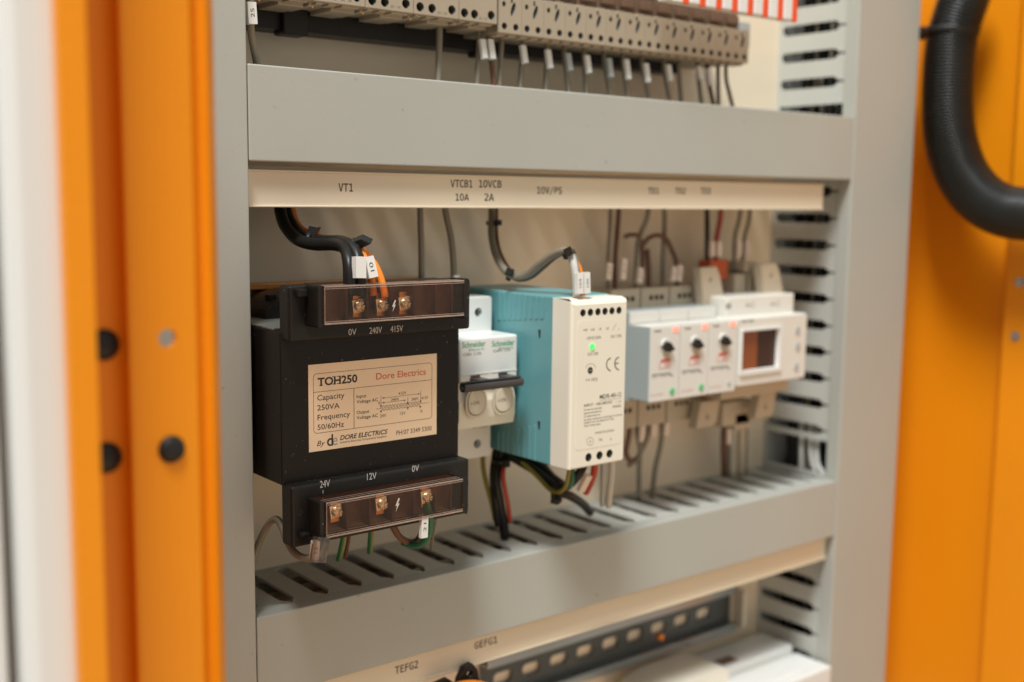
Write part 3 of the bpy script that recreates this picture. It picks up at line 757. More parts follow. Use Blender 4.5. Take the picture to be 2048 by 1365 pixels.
mb.prism(rrect(px0_ + 4.2, px1_ - 3.0, at(1180, 893, PY).z - 1.2, at(1180, 641, PY).z, 2.0, 4), XZ(PY - .12), 0, .2); mb.build('front_sticker', CREAMB, ps)
PT = PY - .18
q6 = lambda u, v: (1100 + u / 7.583, 570 + v / 7.583)
q7 = lambda u, v: (1100 + u / 6.822, 750 + v / 6.822)
def ptext(txt, q, u0, v0, u1, cap, m_=INKS, s=7.583, **k):
    a = q(u0, v0); b = q(u1, v0); l = MB(); front_text(l, txt, a[0], a[1], b[0], cap / s, PT, **k); l.build('lettering', m_, ps)
def sstroke(mb, q, pts, w=.3):
    P = []
    for u, v in pts:
        a = q(u, v); p = at(a[0], a[1], PT); P.append(p)
    for p, r_ in zip(P[:-1], P[1:]):
        d = r_ - p; n = Vector((-d.z, 0, d.x)).normalized() * w / 2; mb.raw([p + n, r_ + n, r_ - n, p - n], [[0, 1, 2, 3]])
for txt, u0, v0, u1 in (('+V', 505, 715, 570), ('+V', 615, 708, 678), ('-V', 735, 698, 780), ('-V', 845, 690, 890)): ptext(txt, q6, u0, v0, u1, 48, INK)
ptext('12V3.33A', q6, 555, 835, 775, 44); ptext('DC OK', q6, 925, 808, 1085, 44)
ptext('DC OK', q6, 575, 1078, 735, 44)
ce = MB()
for u0, bar_ in ((935, False), (1060, True)):
    sstroke(ce, q6, [(u0 - 78 + 78 * (1 - math.cos(math.radians(a_))) , 1210 - 98 * math.sin(math.radians(a_)) - (u0 - 935) * .12) for a_ in range(-80, 81, 16)], .62)
    if bar_: sstroke(ce, q6, [(u0 - 74, 1210 - 15), (u0 - 22, 1204 - 15)], .62)
ce.build('lettering', INK, ps)
ptext('+V ADJ', q7, 485, 95, 645, 40, s=6.822)
ptext('MDR-40-12', q7, 680, 332, 972, 58, INK, s=6.822, bold=.01)
ptext('INPUT : 100-240VAC', q7, 465, 440, 850, 36, INK, s=6.822, bold=.01); ptext('1.1A', q7, 905, 385, 970, 30, s=6.822); ptext('50/60Hz', q7, 855, 452, 972, 32, INK, s=6.822)
for k, (v, u1) in enumerate(((494, 710), (540, 705), (584, 680), (630, 985), (670, 865), (712, 690))):
    ptext(('For indoor use only in pollut', 'degree two environment air', 'For supply connect use', 'Use copper conductors only rated 60 deg C min. for wires', 'Suitable for use in dry locations up to 70 deg', 'Class 2 wiring output')[k], q7, 465, v, u1, 26, INK, s=6.822)
ptext('MADE IN CHINA', q7, 618, 810, 875, 30, s=6.822)
ptext('N', q7, 672, 908, 710, 40, INK, s=6.822); ptext('L', q7, 822, 892, 845, 36, INKS, s=6.822)
# contact symbol, earth symbol
sy = MB()
sstroke(sy, q6, [(950, 690), (965, 660), (1005, 595)]); sstroke(sy, q6, [(1040, 650), (1045, 690)])
sstroke(sy, q7, [(548 + 44 * math.cos(t * .4), 908 + 55 * math.sin(t * .4)) for t in range(17)], .25); sstroke(sy, q7, [(548, 880), (548, 935)], .25); sstroke(sy, q7, [(528, 915), (570, 908)], .25)
sstroke(sy, q7, [(680, 352), (972, 318)], .2)
sy.build('printed_symbol', INKG, ps)
c = at(*q6(640, 940), PY - .3); m_ = MB(); m_.cyl(c + Vector((0, .4, 0)), c + Vector((0, -.4, 0)), 1.75, 20, bev=.4); m_.build('lamp', LEDG, ps)
c = at(*q6(608, 1298), PY - .1); m_ = MB(); m_.prism(circ(c.x, c.z, 1.75, 20), XZ(PY - .3), 0, .3, HOLE); m_.box(c.x - 1.2, c.x + 1.2, PY - .5, PY - .2, c.z - .25, c.z + .25, .05, m=ZINC); m_.build('adjusting_pot', HOLE, ps)
l = MB(); pts_ = [(620 + 75 * math.cos(math.radians(a_)), 1270 - 75 * math.sin(math.radians(a_))) for a_ in range(0, 181, 20)]; sstroke(l, q6, pts_, .25); l.build('printed_symbol', INKG, ps)

# ================================================================== three timer relays
RY = 482.0
RP = 26.3
REL = [493.2, 493.2 + RP, 493.2 + 2 * RP, 493.2 + 3 * RP]
zr1, zr0 = -76.2, -122.2
def make_relay(x0, x1):
    r_ = thing('timer_relay', '', 'relay', ((x0 + x1) / 2, 500, -130), 'slim timer relays in a row')
    w = x1 - x0; xc = (x0 + x1) / 2
    mb = MB(); mb.box(x0 + .38, x1 - .38, RY + .5, 546, zr0, zr1, .9, 2)
    zt2 = at(1350, 617, 500.6).z
    mb.box(x0 + .38, x1 - .38, 500.6, 546, zr0 - 2, zt2, .9, 2)
    mb.build('relay_body', GREYB, r_)
    mb = MB(); mb.box(x0 + .38, x1 - .38, RY, RY + .9, zr0 + .4, zr1 - .4, .3); mb.box(x0 + .38, x1 - .38, 500.0, 501.0, zr1 + .6, zt2 - .6, .3); mb.box(x0 + .38, x1 - .38, RY + .6, 500.6, zr1 - .3, zr1 + .15, .1); mb.build('front_panel', LGREY, r_)
    zt3 = at(1350, 574, 517).z; zb3 = at(1330, 845, 518).z
    for za, zb2, sg in ((zt2 - 2, zt3, 1), (zb3, zr0 + 2, -1)):
        mb = MB(); zm = (za + zb2) / 2 + (.8 if sg > 0 else -1.0)
        mb.box(x0 + .7, x1 - .7, 517.7, 546, za, zb2, .4, open_front=True)
        mb.holed([(x0 + .7, za), (x1 - .7, za), (x1 - .7, zb2), (x0 + .7, zb2)], [rrect(xc - 5.5 + k * 4.8 - 1.6 + 2, xc - 5.5 + k * 4.8 + 1.6 + 2, zm - 1.7, zm + 1.5, .5, 2) for k in range(3)], XZ(517.3), 4, None, floor=HOLE, wall=HOLE)
        mb.build('terminal_housing', TAN, r_)
    fx = lambda f: x0 + w * f
    m_ = MB(); m_.box(fx(.74), fx(.92), RY - .5, RY + .2, -79.8, -77.0, .3); m_.build('lamp', LEDR, r_)
    # rotary knob on its printed dial
    kz = -88.8; kx = fx(.50)
    m_ = MB(); m_.cyl((kx, RY + .1, kz + 1), (kx, RY - 1.2, kz + 1), 4.4, 24, bev=.5); m_.build('dial', LGREY, r_)
    m_ = MB(); m_.prism([(kx - 4.6, kz + .6), (kx - 1.4, kz + 3.6), (kx + 1.6, kz + 2.8), (kx + 5.6, kz - 1.5), (kx + 1.0, kz - 2.8), (kx - 2.0, kz - 2.4)], XZ(RY - 3.2), 0, 3.2); m_.build('knob', BLACKR, r_)
    m_ = MB(); m_.prism([(kx - 1.4, kz - 3.0), (kx + 3.6, kz - 2.8), (kx + 4.6, kz - 9.5), (kx + .2, kz - 9.5)], XZ(RY - .16), 0, .3); m_.build('printed_scale', TAN, r_)
    m_ = MB()
    m_.prism([(kx - 3.8, kz - 7.6), (kx + 4.8, kz - 7.2), (kx + 4.8, kz - 8.6), (kx - 3.8, kz - 9.2)], XZ(RY - .22), 0, .3, REDINK)
    m_.prism([(kx - 5.4, kz - 9.3), (kx + 5.0, kz - 9.3), (kx + 5.0, kz - 13.2), (kx - 5.4, kz - 13.2)], XZ(RY - .15), 0, .2, PALERED)
    m_.prism([(kx - 4.2, kz - 9.9), (kx - .8, kz - 9.9), (kx - .8, kz - 12.6), (kx - 4.2, kz - 12.6)], XZ(RY - .24), 0, .2, LGREY)
    m_.build('printed_window', REDINK, r_)
    for txt, fa, fb, z, h, mt in (('TIMER', .1, .36, -79.3, 1.2, INKS), ('10 100 S', .08, .72, -107.0, 1.5, INKG), ('24-240V', .05, .5, -118.2, 1.3, PALERED)):
        l = MB(); letter(l, txt, (fx(fa), RY - .08, z), UX, UZ, fx(fb) - fx(fa), h, None, bold=.02); l.build('lettering', mt, r_)
    l = MB(); l.prism([(fx(.08), -104.6), (fx(.66), -104.6), (fx(.82), -107.6), (fx(.70), -107.2), (fx(.60), -105.7), (fx(.08), -105.7)], XZ(RY - .06), 0, .1); l.build('printed_bracket', INKG, r_)
    return r_
r0 = make_relay(REL[0], REL[1])
relays = [r0, copy_thing(r0, (RP, 0, 0)), copy_thing(r0, (2 * RP, 0, 0))]
for r_, lb in zip(relays, ('slim grey timer relay next to the power supply, green button low on its front', 'middle slim timer relay of the row of three, green button on its front', 'slim timer relay touching the display unit, its small button grey')):
    r_['label'] = lb
for i, (r_, x) in enumerate(zip(relays, REL)):
    m_ = MB(); c = (x + RP * .76, -116.6); m_.cyl((c[0], RY + .1, c[1]), (c[0], RY - .7, c[1]), 2.1 if i < 2 else 1.4, 20, bev=.25); m_.build('test_button', GBTN if i < 2 else GREYB, r_)

# ================================================================== display unit
du = thing('display_meter', 'white rail meter with a dark display beside the timer relays', 'meter', (556, 500, -130))
dx0, dx1 = 573.0, 644.6
z1_ = -75.4; z0_ = at(1540, 766, RY).z
sx0 = at(1478, 660, RY + 2).x; sx1 = at(1553, 660, RY + 2).x; sz1 = at(1515, 659, RY + 2).z; sz0 = at(1515, 738, RY + 2).z
mb = MB(); mb.box(dx0, dx1, RY + 1.0, 546, z0_, z1_, 1.2, 3, open_front=True)
mb.holed(rrect(dx0 + .8, dx1 - .8, z0_ + .8, z1_ - .8, 1.2, 3), [rrect(sx0, sx1, sz0, sz1, .6, 2)], XZ(RY), 3.0, None, floor=False)
for a, b in (((dx0 + .8, z0_ + 1.5), (dx0 + .8, z1_ - 1.5)), ((dx1 - .8, z0_ + 1.5), (dx1 - .8, z1_ - 1.5))):
    mb.box(a[0] - .25, a[0] + .25, RY + .1, RY + 1.6, a[1], b[1])
mb.box(dx0 + 1.5, dx1 - 1.5, RY + .1, RY + 1.6, z1_ - 1.1, z1_ - .7); mb.box(dx0 + 1.5, dx1 - 1.5, RY + .1, RY + 1.6, z0_ + .7, z0_ + 1.1)
zs2 = at(1510, 592, 493).z
mb.box(dx0 + 1, dx1 - 1, 493, 546, z1_ - 4, zs2, 1.0, 2)
mb.build('meter_body', METERW, du)
mb = MB(); mb.holed(rrect(sx0 - .9, sx1 + 2.6, sz0 - 2.6, sz1 + 1.2, .8, 3), [rrect(sx0 + .2, sx1 - .2, sz0 + .2, sz1 - .2, .5, 2)], XZ(RY - 1.4), 4.0, None, floor=False)
mb.prism(rrect(sx0 - .9, sx1 + 2.6, sz0 - 2.6, sz1 + 1.2, .8, 3), XZ(RY - 1.4), 0, 1.6, caps=False); mb.build('display_bezel', WHITEB, du)
mb = MB(); sxm = sx0 * .5 + sx1 * .5; mb.box(sxm, sx1 + .5, RY + 2.2, RY + 3.2, sz0 - .5, sz1 + .5); mb.box(sx0 - .5, sxm, RY + 2.2, RY + 3.2, sz0 - .5, sz1 + .5, m=AMBER); mb.build('display', SCREEN, du)  # amber and dark halves imitate a reflection in the window
for (px, py) in ((1595, 661), (1595, 693), (1592, 734)):
    c = at(px, py, RY); m_ = MB(); m_.prism(circ(c.x, c.z, 2.1, 18, 2.9), XZ(RY - .7), 0, .9); m_.build('push_button', GREYB, du)
l = MB(); front_text(l, 'METER', 1483, 647, 1508, 6, RY - .08); l.build('lettering', INKS, du)
for a, b in ((1452, 1462), (1490, 1510), (1540, 1560)):
    l = MB(); front_text(l, 'AC' if a != 1452 else 'I', a, 618 - (a - 1452) * .05, b, 10, 492.9); l.build('lettering', INKG, du)
zb4 = at(1520, 790, 495).z
mb = MB(); mb.box(dx0 + 1, dx1 - 1.5, 495, 546, zb4, z0_ + 1, .8); mb.build('lower_housing', TAN, du)
# clear-grey terminal ears with a hole each, above and below
def ear(pxs, Y, m_, hole):
    P = [at(px, py, Y) for px, py in pxs]; h = at(hole[0], hole[1], Y)
    mb = MB(); poly = [(p.x, p.z) for p in P]
    mb.holed(poly, [circ(h.x, h.z, 1.7, 14, 2.4)], XZ(Y), 3, None, floor=HOLE); mb.prism(poly, XZ(Y), .02, 7, caps=False); mb.face([(p.x, Y + 7, p.z) for p in P]); mb.build('terminal_ear', m_, du)
ear([(1408, 625), (1401, 537), (1433, 534), (1440, 552), (1452, 622)], 507, TAN, (1422, 561))
ear([(1531, 612), (1522, 530), (1552, 527), (1558, 540), (1570, 606)], 504, TAN, (1543, 553))
ear([(1402, 805), (1392, 858), (1425, 852), (1432, 846), (1440, 800)], 507, TAN, (1415, 834))
ear([(1520, 788), (1509, 838), (1540, 834), (1547, 826), (1552, 782)], 504, TAN, (1531, 814))
for px0, px1, py0, py1 in ((1468, 1492, 548, 622), (1495, 1528, 545, 618), (1490, 1512, 523, 545)):
    a = at(px0, py1, 517); b = at(px1, py0, 517); mb = MB(); mb.box(a.x, b.x, 517, 546, a.z, b.z, .5); mb.build('terminal_housing', TAN, du)
for px0, px1, py0, py1 in ((1445, 1505, 798, 855), (1470, 1500, 825, 862)):
    a = at(px0, py1, 519); b = at(px1, py0, 519); mb = MB(); mb.box(a.x, b.x, 519, 546, a.z, b.z, .5); mb.build('terminal_housing', TAN, du)
a = at(1418, 622, 521); b = at(1456, 520, 521); mb = MB(); mb.box(a.x, b.x, 521, 532, at(1440, 560, 521).z, b.z, .6); mb.build('plug_connector', PLUG, du)

# ================================================================== upper row: relay bases and rail terminals
TBY = 500.0
def make_base(x0, w):
    b_ = thing('relay_base', '', 'relay base', (x0 + w / 2, 520, 92), 'wide grey relay bases in the upper row')
    x1 = x0 + w
    mb = MB(); zb = 92.2; zt = 140
    hz = at(780, 6, TBY).z
    mb.box(x0 + .15, x1 - .15, TBY + .4, 548, zb, zt, .4, open_front=True)
    mb.holed([(x0 + .15, zb + .3), (x1 - .15, zb + .3), (x1 - .15, zt), (x0 + .15, zt)],
             [circ(x0 + w * f, z_, 2.35, 18) for f, z_ in ((.14, hz), (.40, hz), (.84, hz + .6))] + [circ(x0 + w * f, hz + 11, 2.2, 16) for f in (.3, .7)], XZ(TBY), 5, None, floor=HOLE, wall=HOLE)
    for f0, f1 in ((.08, .20), (.32, .46), (.58, .92)): mb.box(x0 + w * f0, x0 + w * f1, TBY + 2, TBY + 9, zb - 1.0, zb + .2, .2)
    mb.box(x0 + w * .5, x1 - .6, TBY + 9, 530, zb - 2.2, zb + .2, .3); mb.box(x0 + .4, x0 + w * .12, TBY + 6, 530, zb - 1.6, zb + .2, .3)
    mb.build('base_housing', TERMG, b_)
    for f in (.18, .68):
        m_ = MB(); m_.cyl((x0 + w * f, TBY + 11, zb + .2), (x0 + w * f, TBY + 11, zb - 1.6), .8, 10); m_.build('contact_pin', COPPER, b_)
    l = MB(); letter(l, 'A1  14', (x0 + w * .52, TBY - .08, hz - 2.2), UX, UZ, w * .2, 1.2, None); l.build('lettering', INKS, b_)
    return b_
bx = [(220.8, 28.4), (249.3, 28.4), (277.8, 28.4), (306.3, 28.4), (334.8, 28.4), (363.3, 25.2)]
b0 = make_base(277.8, 28.4); bases = [copy_thing(b0, (-28.5, 0, 0)), b0, copy_thing(b0, (28.5, 0, 0)), copy_thing(b0, (57.0, 0, 0)), make_base(363.3, 25.2)]
for b_, lb in zip(bases, ('leftmost wide grey relay base, behind the sleeve numbered 25', 'second wide grey relay base from the left in the upper row', 'third wide grey relay base from the left in the upper row',
                          'fourth wide grey relay base, above the lone grey wire', 'rightmost wide grey relay base, next to the narrow terminals')): b_['label'] = lb

NT = 13; TP = 15.78; TX0 = 389.6
def make_terminal(x0):
    t = thing('rail_terminal', '', 'terminal', (x0 + TP / 2, 520, 88), 'narrow grey rail terminals in the upper row')
    zb = 88.2; c1 = at(1007.6, 52, TBY); c2 = at(1029.3, 55, TBY)
    zc_ = (c1.z + c2.z) / 2; zo = at(1025.6, 19, TBY).z; zt = 109.0; w = TP; x1 = x0 + w
    mb = MB()
    mb.box(x0 + .1, x1 - .1, TBY + .4, 548, zb, zt - 2, .3, open_front=True)
    top = [(x1 - .1, zt - 1.2), (x1 - 1.2, zt), (x0 + w * .58, zt), (x0 + w * .52, zt - 1.6), (x0 + w * .46, zt - .2), (x0 + 1.4, zt - .2), (x0 + .1, zt - 1.4)]
    mb.holed([(x0 + .1, zb + .3), (x1 - .1, zb + .3)] + top, [circ(x0 + w * .25, zc_, 1.85, 16), circ(x0 + w * .75, zc_, 1.85, 16), circ(x0 + w * .62, zo, 1.35, 16, 3.7, .28), circ(x0 + w * .22, zo + 2.2, 1.2, 12, 1.5)],
             XZ(TBY), 5, None, floor=HOLE, wall=HOLE)
    mb.prism([(x0 + .1, zb + .3), (x1 - .1, zb + .3)] + top, XZ(TBY), .02, 6, caps=False)
    for f in (.25, .75): mb.box(x0 + w * (f - .16), x0 + w * (f + .16), TBY + 3, TBY + 12, zb - 1.3, zb + .2, .3)
    mb.build('terminal_body', TERMG, t)
    mb = MB(); mb.box(x0 + w * .52, x0 + w * .60, TBY - .06, TBY + .2, zo + 3.4, zt - 1.8); mb.build('release_slot', HOLE, t)
    mb = MB(); mb.box(x0 + .8, x1 - .8, TBY + 9, 545, zt - 3, zt + 26, .5); mb.box(x0 + 3, x1 - 3, TBY + 6, TBY + 10, zt + 4, zt + 9, .5); mb.build('upper_tier', TERMB, t)
    return t
t0 = make_terminal(TX0); terms = [t0] + [copy_thing(t0, (TP * k, 0, 0)) for k in range(1, NT)]
ords = ['first', 'second', 'third', 'fourth', 'fifth', 'sixth', 'seventh', 'eighth', 'ninth', 'tenth', 'eleventh', 'twelfth', 'thirteenth']
for k, t in enumerate(terms):
    t['label'] = ('narrow grey rail terminal touching the wide relay bases' if k == 0 else ('last narrow grey rail terminal at the right end of the upper row' if k == NT - 1 else f'{ords[k]} narrow grey rail terminal, counted from the wide relay bases'))
xe = TX0 + NT * TP
eb = MB(); eb.box(xe + 1.2, xe + 11, 508, 548, 100, 116, .8); eb.box(xe + 2, xe + 9, 520, 548, 90, 102, .8); tag(eb.build('end_bracket', GREYB), 'small blue-grey end bracket right of the last narrow terminal', 'end bracket')

mk = thing('jumper_comb', 'white comb with red-orange teeth above the narrow terminals', 'jumper comb', (548, 470, 110))
mb = MB(); xr0 = at(1340, 8, 470).x; xr1 = at(1594, 30, 470).x
mb.box(xr0, xr1, 470.6, 480, 113.0, 150, .5)
for k in range(8):
    x = xr1 - 14.2 * k - 13.2; mb.box(x + .3, x + 8.2, 469.6, 471, 112.6 - (.4 if k % 2 else 0), 150, 1.0, 2)
mb.build('comb_body', WHITEB, mk)
for k in range(8):
    x = xr1 - 14.2 * k - 4.9; m_ = MB(); m_.box(x, x + 4.7, 469.4, 471, 111.8, 150, .5); m_.build('tooth', REDTAB, mk)

rc = MB(); rc.box(240, xe - 30, 532, 548, 82.0, 112, .6); rc.box(276.5, 290.5, 528, 540, 79.6, 100, 1.2); rc.box(398, 408, 529, 540, 78.8, 100, 1.2)
tag(rc.build('rail_carrier', BLACKP), 'long black plastic rail carrier under the upper row of bases and terminals', 'rail carrier')

# ================================================================== lower compartment
wbx = thing('white_box', 'white moulded box with a pale top at the bottom right', 'box', (630, 500, -420))
mb = MB(); mb.box(560, 686.5, 478.5, 511, -420, -335.6, 1.6, 3); mb.box(596, 660, 486, 506, -336, -334.2, 1.0, 2); mb.build('box_shell', WHITEB, wbx)
mb = MB(); mb.prism([(527, -420), (527, -334), (536, -327), (552, -323.5), (598, -323.5), (602, -327), (602, -420)], lambda u, v, w: Vector((u, w, v)), 503, 541); mb.build('rear_cover', CREAMB, wbx)
mb = MB(); mb.box(602.5, 685, 511.5, 543, -420, -329.5, 2.5, 3); mb.build('rear_housing', WHITEB, wbx)
mb = MB(); mb.box(612, 628, 517, 526, -329.8, -328.8, .2); mb.build('recess_mark', TERMB, wbx)
st = MB(); st.box(658.5, 663, 539, 549, -320, -291, .8); tag(st.build('end_stop', BEIGEB), 'beige end stop at the right end of the dark slotted rail', 'end stop')
bk_ = MB(); c = at(940, 1347, 484)
def lug_poly(c): return [(c.x - 9, c.z - 14), (c.x - 7.2, c.z - 2), (c.x - 3.4, c.z + 4.0), (c.x + 1.8, c.z + 5.0), (c.x + 5.0, c.z + 1.2), (c.x + 8.0, c.z - 14)]
bk_.holed(lug_poly(c), [circ(c.x, c.z - .6, 2.2, 14)], XZ(484), 4, None, floor=False); bk_.prism(lug_poly(c), XZ(484), .02, 4, caps=False)
bk_.prism([(c.x - 26, c.z - 14), (c.x - 26, c.z - 1.5), (c.x - 14, c.z + .2), (c.x - 9, c.z - 4), (c.x - 9, c.z - 14)], XZ(485), 0, 3.5)
tag(bk_.build('fixing_lug', BLACKP), 'black plastic fixing lug with a round hole under the lower label strip', 'lug')
oc = MB(); oc.tube([at(886, 1402, 474), at(912, 1382, 475), at(948, 1376, 476), at(984, 1388, 478), at(1004, 1412, 480)], 4.2, 12, 6); tag(oc.build('orange_cable', ORANGEW), 'thick orange cable under the black fixing lug at the bottom', 'cable')
pn = MB(); c = at(1316, 1272, 543); pn.cyl(c, c + Vector((0, -4, 0)), 2.2, 12); tag(pn.build('orange_plug', ORANGEW), 'tiny orange plug in a slot of the dark rail', 'plug')

# ================================================================== hose on the right
ho = thing('corrugated_hose', 'black corrugated hose curving down in front of the orange side wall', 'hose', (790, 470, -20))
XC = 792.0
path = [atX(px, py, XC) for px, py in ((1952, -80), (1938, -40), (1927, 0), (1912, 45), (1902, 85), (1897, 140), (1895, 200), (1897, 250), (1906, 300), (1926, 352), (1960, 395), (2005, 421), (2055, 429), (2110, 430), (2170, 426))]
P = spline(path, 40)
acc = [0]
for a, b in zip(P[:-1], P[1:]): acc.append(acc[-1] + (b - a).length)
tot = acc[-1]; step = .62; res = []; j = 0
for k in range(int(tot / step)):
    d = k * step
    while acc[j + 1] < d: j += 1
    res.append(P[j].lerp(P[j + 1], (d - acc[j]) / (acc[j + 1] - acc[j])))
mb = MB(); mb.tube(res, 18.0, 40, 1, ridge=lambda i: .75 * (1 if i % 4 in (0, 1) else -1) * 1.0); mb.build('hose_wall', HOSE, ho)
mb = MB(); c = atX(1903, 63, XC); mb.cyl(c + Vector((0, 0, -2.6)), c + Vector((0, 0, 2.6)), 19.6, 36); a = atX(1858, 66, XC); mb.box(a.x - 5, a.x + 6, a.y - 1, a.y + 8, a.z - 4.5, a.z + 4.5, 1); mb.build('cable_tie', BLACKR, ho)

# ================================================================== wires
def path_of(pts):    # (px, py, Y)
    return [at(*p) for p in pts]
def wire(mb, pts, r, seg=9, sub=5, m=None): return mb.tube(path_of(pts), r, seg, sub, m=m)
def sleeve(parent, a, b, w, m_=SLEEVE, txt=None, ink=INK, th=None, name='wire_marker', flare=0.0):
    """flat-faced marker sleeve from a to b (points), facing the front"""
    a = Vector(a); b = Vector(b); ax = (a - b).normalized(); n = Vector((0, -1, 0)); n = (n - ax * n.dot(ax)).normalized(); s_ = ax.cross(n)
    mb = MB(); c = (a + b) / 2; hl = (a - b).length / 2; th = th or w * .42
    pts = [(-w / 2, -th), (w / 2, -th), (w / 2 * (1 + flare), th * .4), (w * .3, th), (-w * .3, th), (-w / 2 * (1 + flare), th * .4)]
    mb.prism(pts, lambda u, v, q: c + s_ * u - n * v + ax * q, -hl, hl); o = mb.build(name, m_, parent)
    if txt:
        l = MB(); org = c + n * (th + .06) - ax * (hl * .42); letter(l, txt, org + s_ * (w * .21) * (1 if s_.x > 0 else -1), ax, -s_ if s_.x > 0 else s_, hl * .84, w * .42, None, bold=.0)
        l.build('lettering', ink, o)
    return o
def tie(parent, c, ax, r, head, hs=2.2, m_=BLACKR):
    c = Vector(c); ax = Vector(ax).normalized(); mb = MB(); mb.cyl(c - ax * 1.1, c + ax * 1.1, r, 18)
    h = Vector(head); d = (h - c).normalized(); sd = ax.cross(d).normalized()
    mb.obox(h, ax, d, sd, hs * .8, hs, hs * .75, .3); mb.build('cable_tie', m_, parent)

# black and orange bundle feeding the transformer
B1 = thing('wire_bundle', 'black and orange wire bundle bending into the top of the transformer', 'wires', at(620, 560, 470), 'tied wire bundles')
mb = MB(); wire(mb, [(560, 398, 524), (561, 425, 522), (572, 455, 512), (596, 480, 498), (630, 489, 484), (668, 489, 470), (690, 497, 460), (697, 520, 452), (699, 550, 449), (699, 592, 448.5)], 3.0, 14, 6); mb.build('black_wire', BLACKWI, B1)
mb = MB(); wire(mb, [(570, 398, 530), (573, 425, 528), (590, 458, 516), (615, 479, 500), (650, 483, 482), (685, 484, 466), (706, 496, 456), (716, 520, 450), (719, 550, 448.5), (720, 592, 448)], 2.9, 14, 6); mb.build('black_wire', BLACKWI, B1)
mb = MB(); wire(mb, [(578, 398, 537), (588, 446, 529), (612, 473, 516), (650, 484, 496), (690, 486, 474), (716, 492, 460), (730, 520, 453), (741, 550, 450), (747, 592, 449)], 1.75, 12, 6); mb.build('orange_wire', ORANGEW, B1)
mb = MB(); wire(mb, [(580, 398, 540), (592, 444, 533), (618, 468, 519), (660, 480, 496), (700, 484, 473), (728, 505, 458), (748, 528, 453), (760, 553, 450), (768, 582, 447.5), (770, 596, 446.8)], 1.75, 12, 6); mb.build('orange_wire', ORANGEW, B1)
sleeve(B1, at(717, 514, 446.5), at(717.5, 557, 445.5), 5.3, txt=None, flare=.12)
sleeve(B1, at(734, 514, 447.5), at(744, 556, 446), 4.7, txt='10', flare=.1)
tie(B1, at(703, 493, 459), (1, -.6, -.55), 4.1, at(722, 484, 455), 3.3)
tie(B1, at(618, 482, 493), (1, -1.0, -.25), 4.3, at(626, 464, 492), 2.9)
mb = MB(); mb.obox(at(718, 502, 453), (.6, 0, -1), (0, 1, 0), (1, 0, .6), 3.0, 1.0, .9, .3); mb.build('tie_tail', BLACKR, B1)
mb = MB()
for k in range(5):
    a = at(764 + k * 1.4, 595, 446.6); mb.cyl(a, a + Vector((.1, .6, -1.6)), .3, 6)
for k in range(5):
    a = at(703 + k * 2.6, 585, 447); mb.cyl(a, a + Vector((0, .6, -1.6)), .3, 6)
mb.build('bare_strands', COPPER, B1)

# grey wires down to the breaker
G = 'loose grey control wires'
def single(name, label, pts, r, m_, group=G, seg=9):
    mb = MB(); wire(mb, pts, r, seg); return tag(mb.build(name, m_), label, 'wire', group)
w = thing('grey_wire', 'straight grey wire dropping behind the right half of the transformer', 'wire', at(842, 560, 515), G)
mb = MB(); wire(mb, [(840, 395, 522), (841, 450, 521), (843, 510, 520), (843, 600, 519)], 1.75); mb.build('insulation', GREYW, w); sleeve(w, at(851, 556, 515), at(851, 580, 515), 3.5)
w = thing('grey_wire', 'curved grey wire dropping behind the right corner of the transformer', 'wire', at(905, 560, 515), G)
mb = MB(); wire(mb, [(888, 395, 522), (892, 430, 521), (902, 475, 519), (907, 530, 516), (908, 600, 514)], 1.8); mb.build('insulation', GREYW, w); sleeve(w, at(911, 551, 510), at(911, 580, 510), 3.4)

# grey and brown bundle feeding the power supply
B2 = thing('wire_bundle', 'grey and brown wire bundle swinging up to the power supply top', 'wires', at(1060, 560, 480), 'tied wire bundles')
mb = MB(); wire(mb, [(983, 395, 528), (984, 430, 527), (983, 470, 520), (990, 505, 510), (1005, 535, 500), (1028, 553, 490), (1055, 549, 480), (1080, 528, 470), (1105, 510, 462), (1130, 502, 454), (1146, 514, 450), (1152, 540, 448), (1155, 590, 447)], 2.1, 12, 6); mb.build('grey_wire', GREYW, B2)
mb = MB(); wire(mb, [(991, 395, 533), (991, 430, 532), (991, 470, 525), (998, 505, 515), (1013, 535, 505), (1032, 557, 495), (1060, 554, 485), (1087, 533, 474), (1112, 512, 465), (1135, 504, 457), (1150, 520, 452), (1156, 545, 450)], 1.7, 12, 6); mb.build('brown_wire', BROWNW, B2)
mb = MB(); wire(mb, [(1136, 503, 451), (1145, 520, 448), (1150, 545, 446), (1153, 592, 446)], 2.0); mb.build('white_wire', LGREYW, B2)
mb = MB(); wire(mb, [(1142, 505, 451), (1153, 525, 448.5), (1162, 550, 447), (1166, 592, 446)], 1.5); mb.build('orange_wire', ORANGEW, B2)
sleeve(B2, at(1156, 546, 443.5), at(1157, 588, 443), 3.9, txt='104', ink=INKS); sleeve(B2, at(1170.5, 545, 443.5), at(1171.5, 587, 443), 3.9, txt='105', ink=INKS)
tie(B2, at(986, 447, 526), (0, 0, 1), 4.0, at(996, 446, 520), 2.0); tie(B2, at(1020, 550, 496), (1, -.6, -.5), 3.6, at(1019, 545, 490), 2.6); tie(B2, at(1138, 509, 452), (.6, 0, -1), 3.6, at(1137, 505, 448), 2.8)

def deep(pts): return [(a, b, 524 + (y - 485) * .3) for a, b, y in pts]
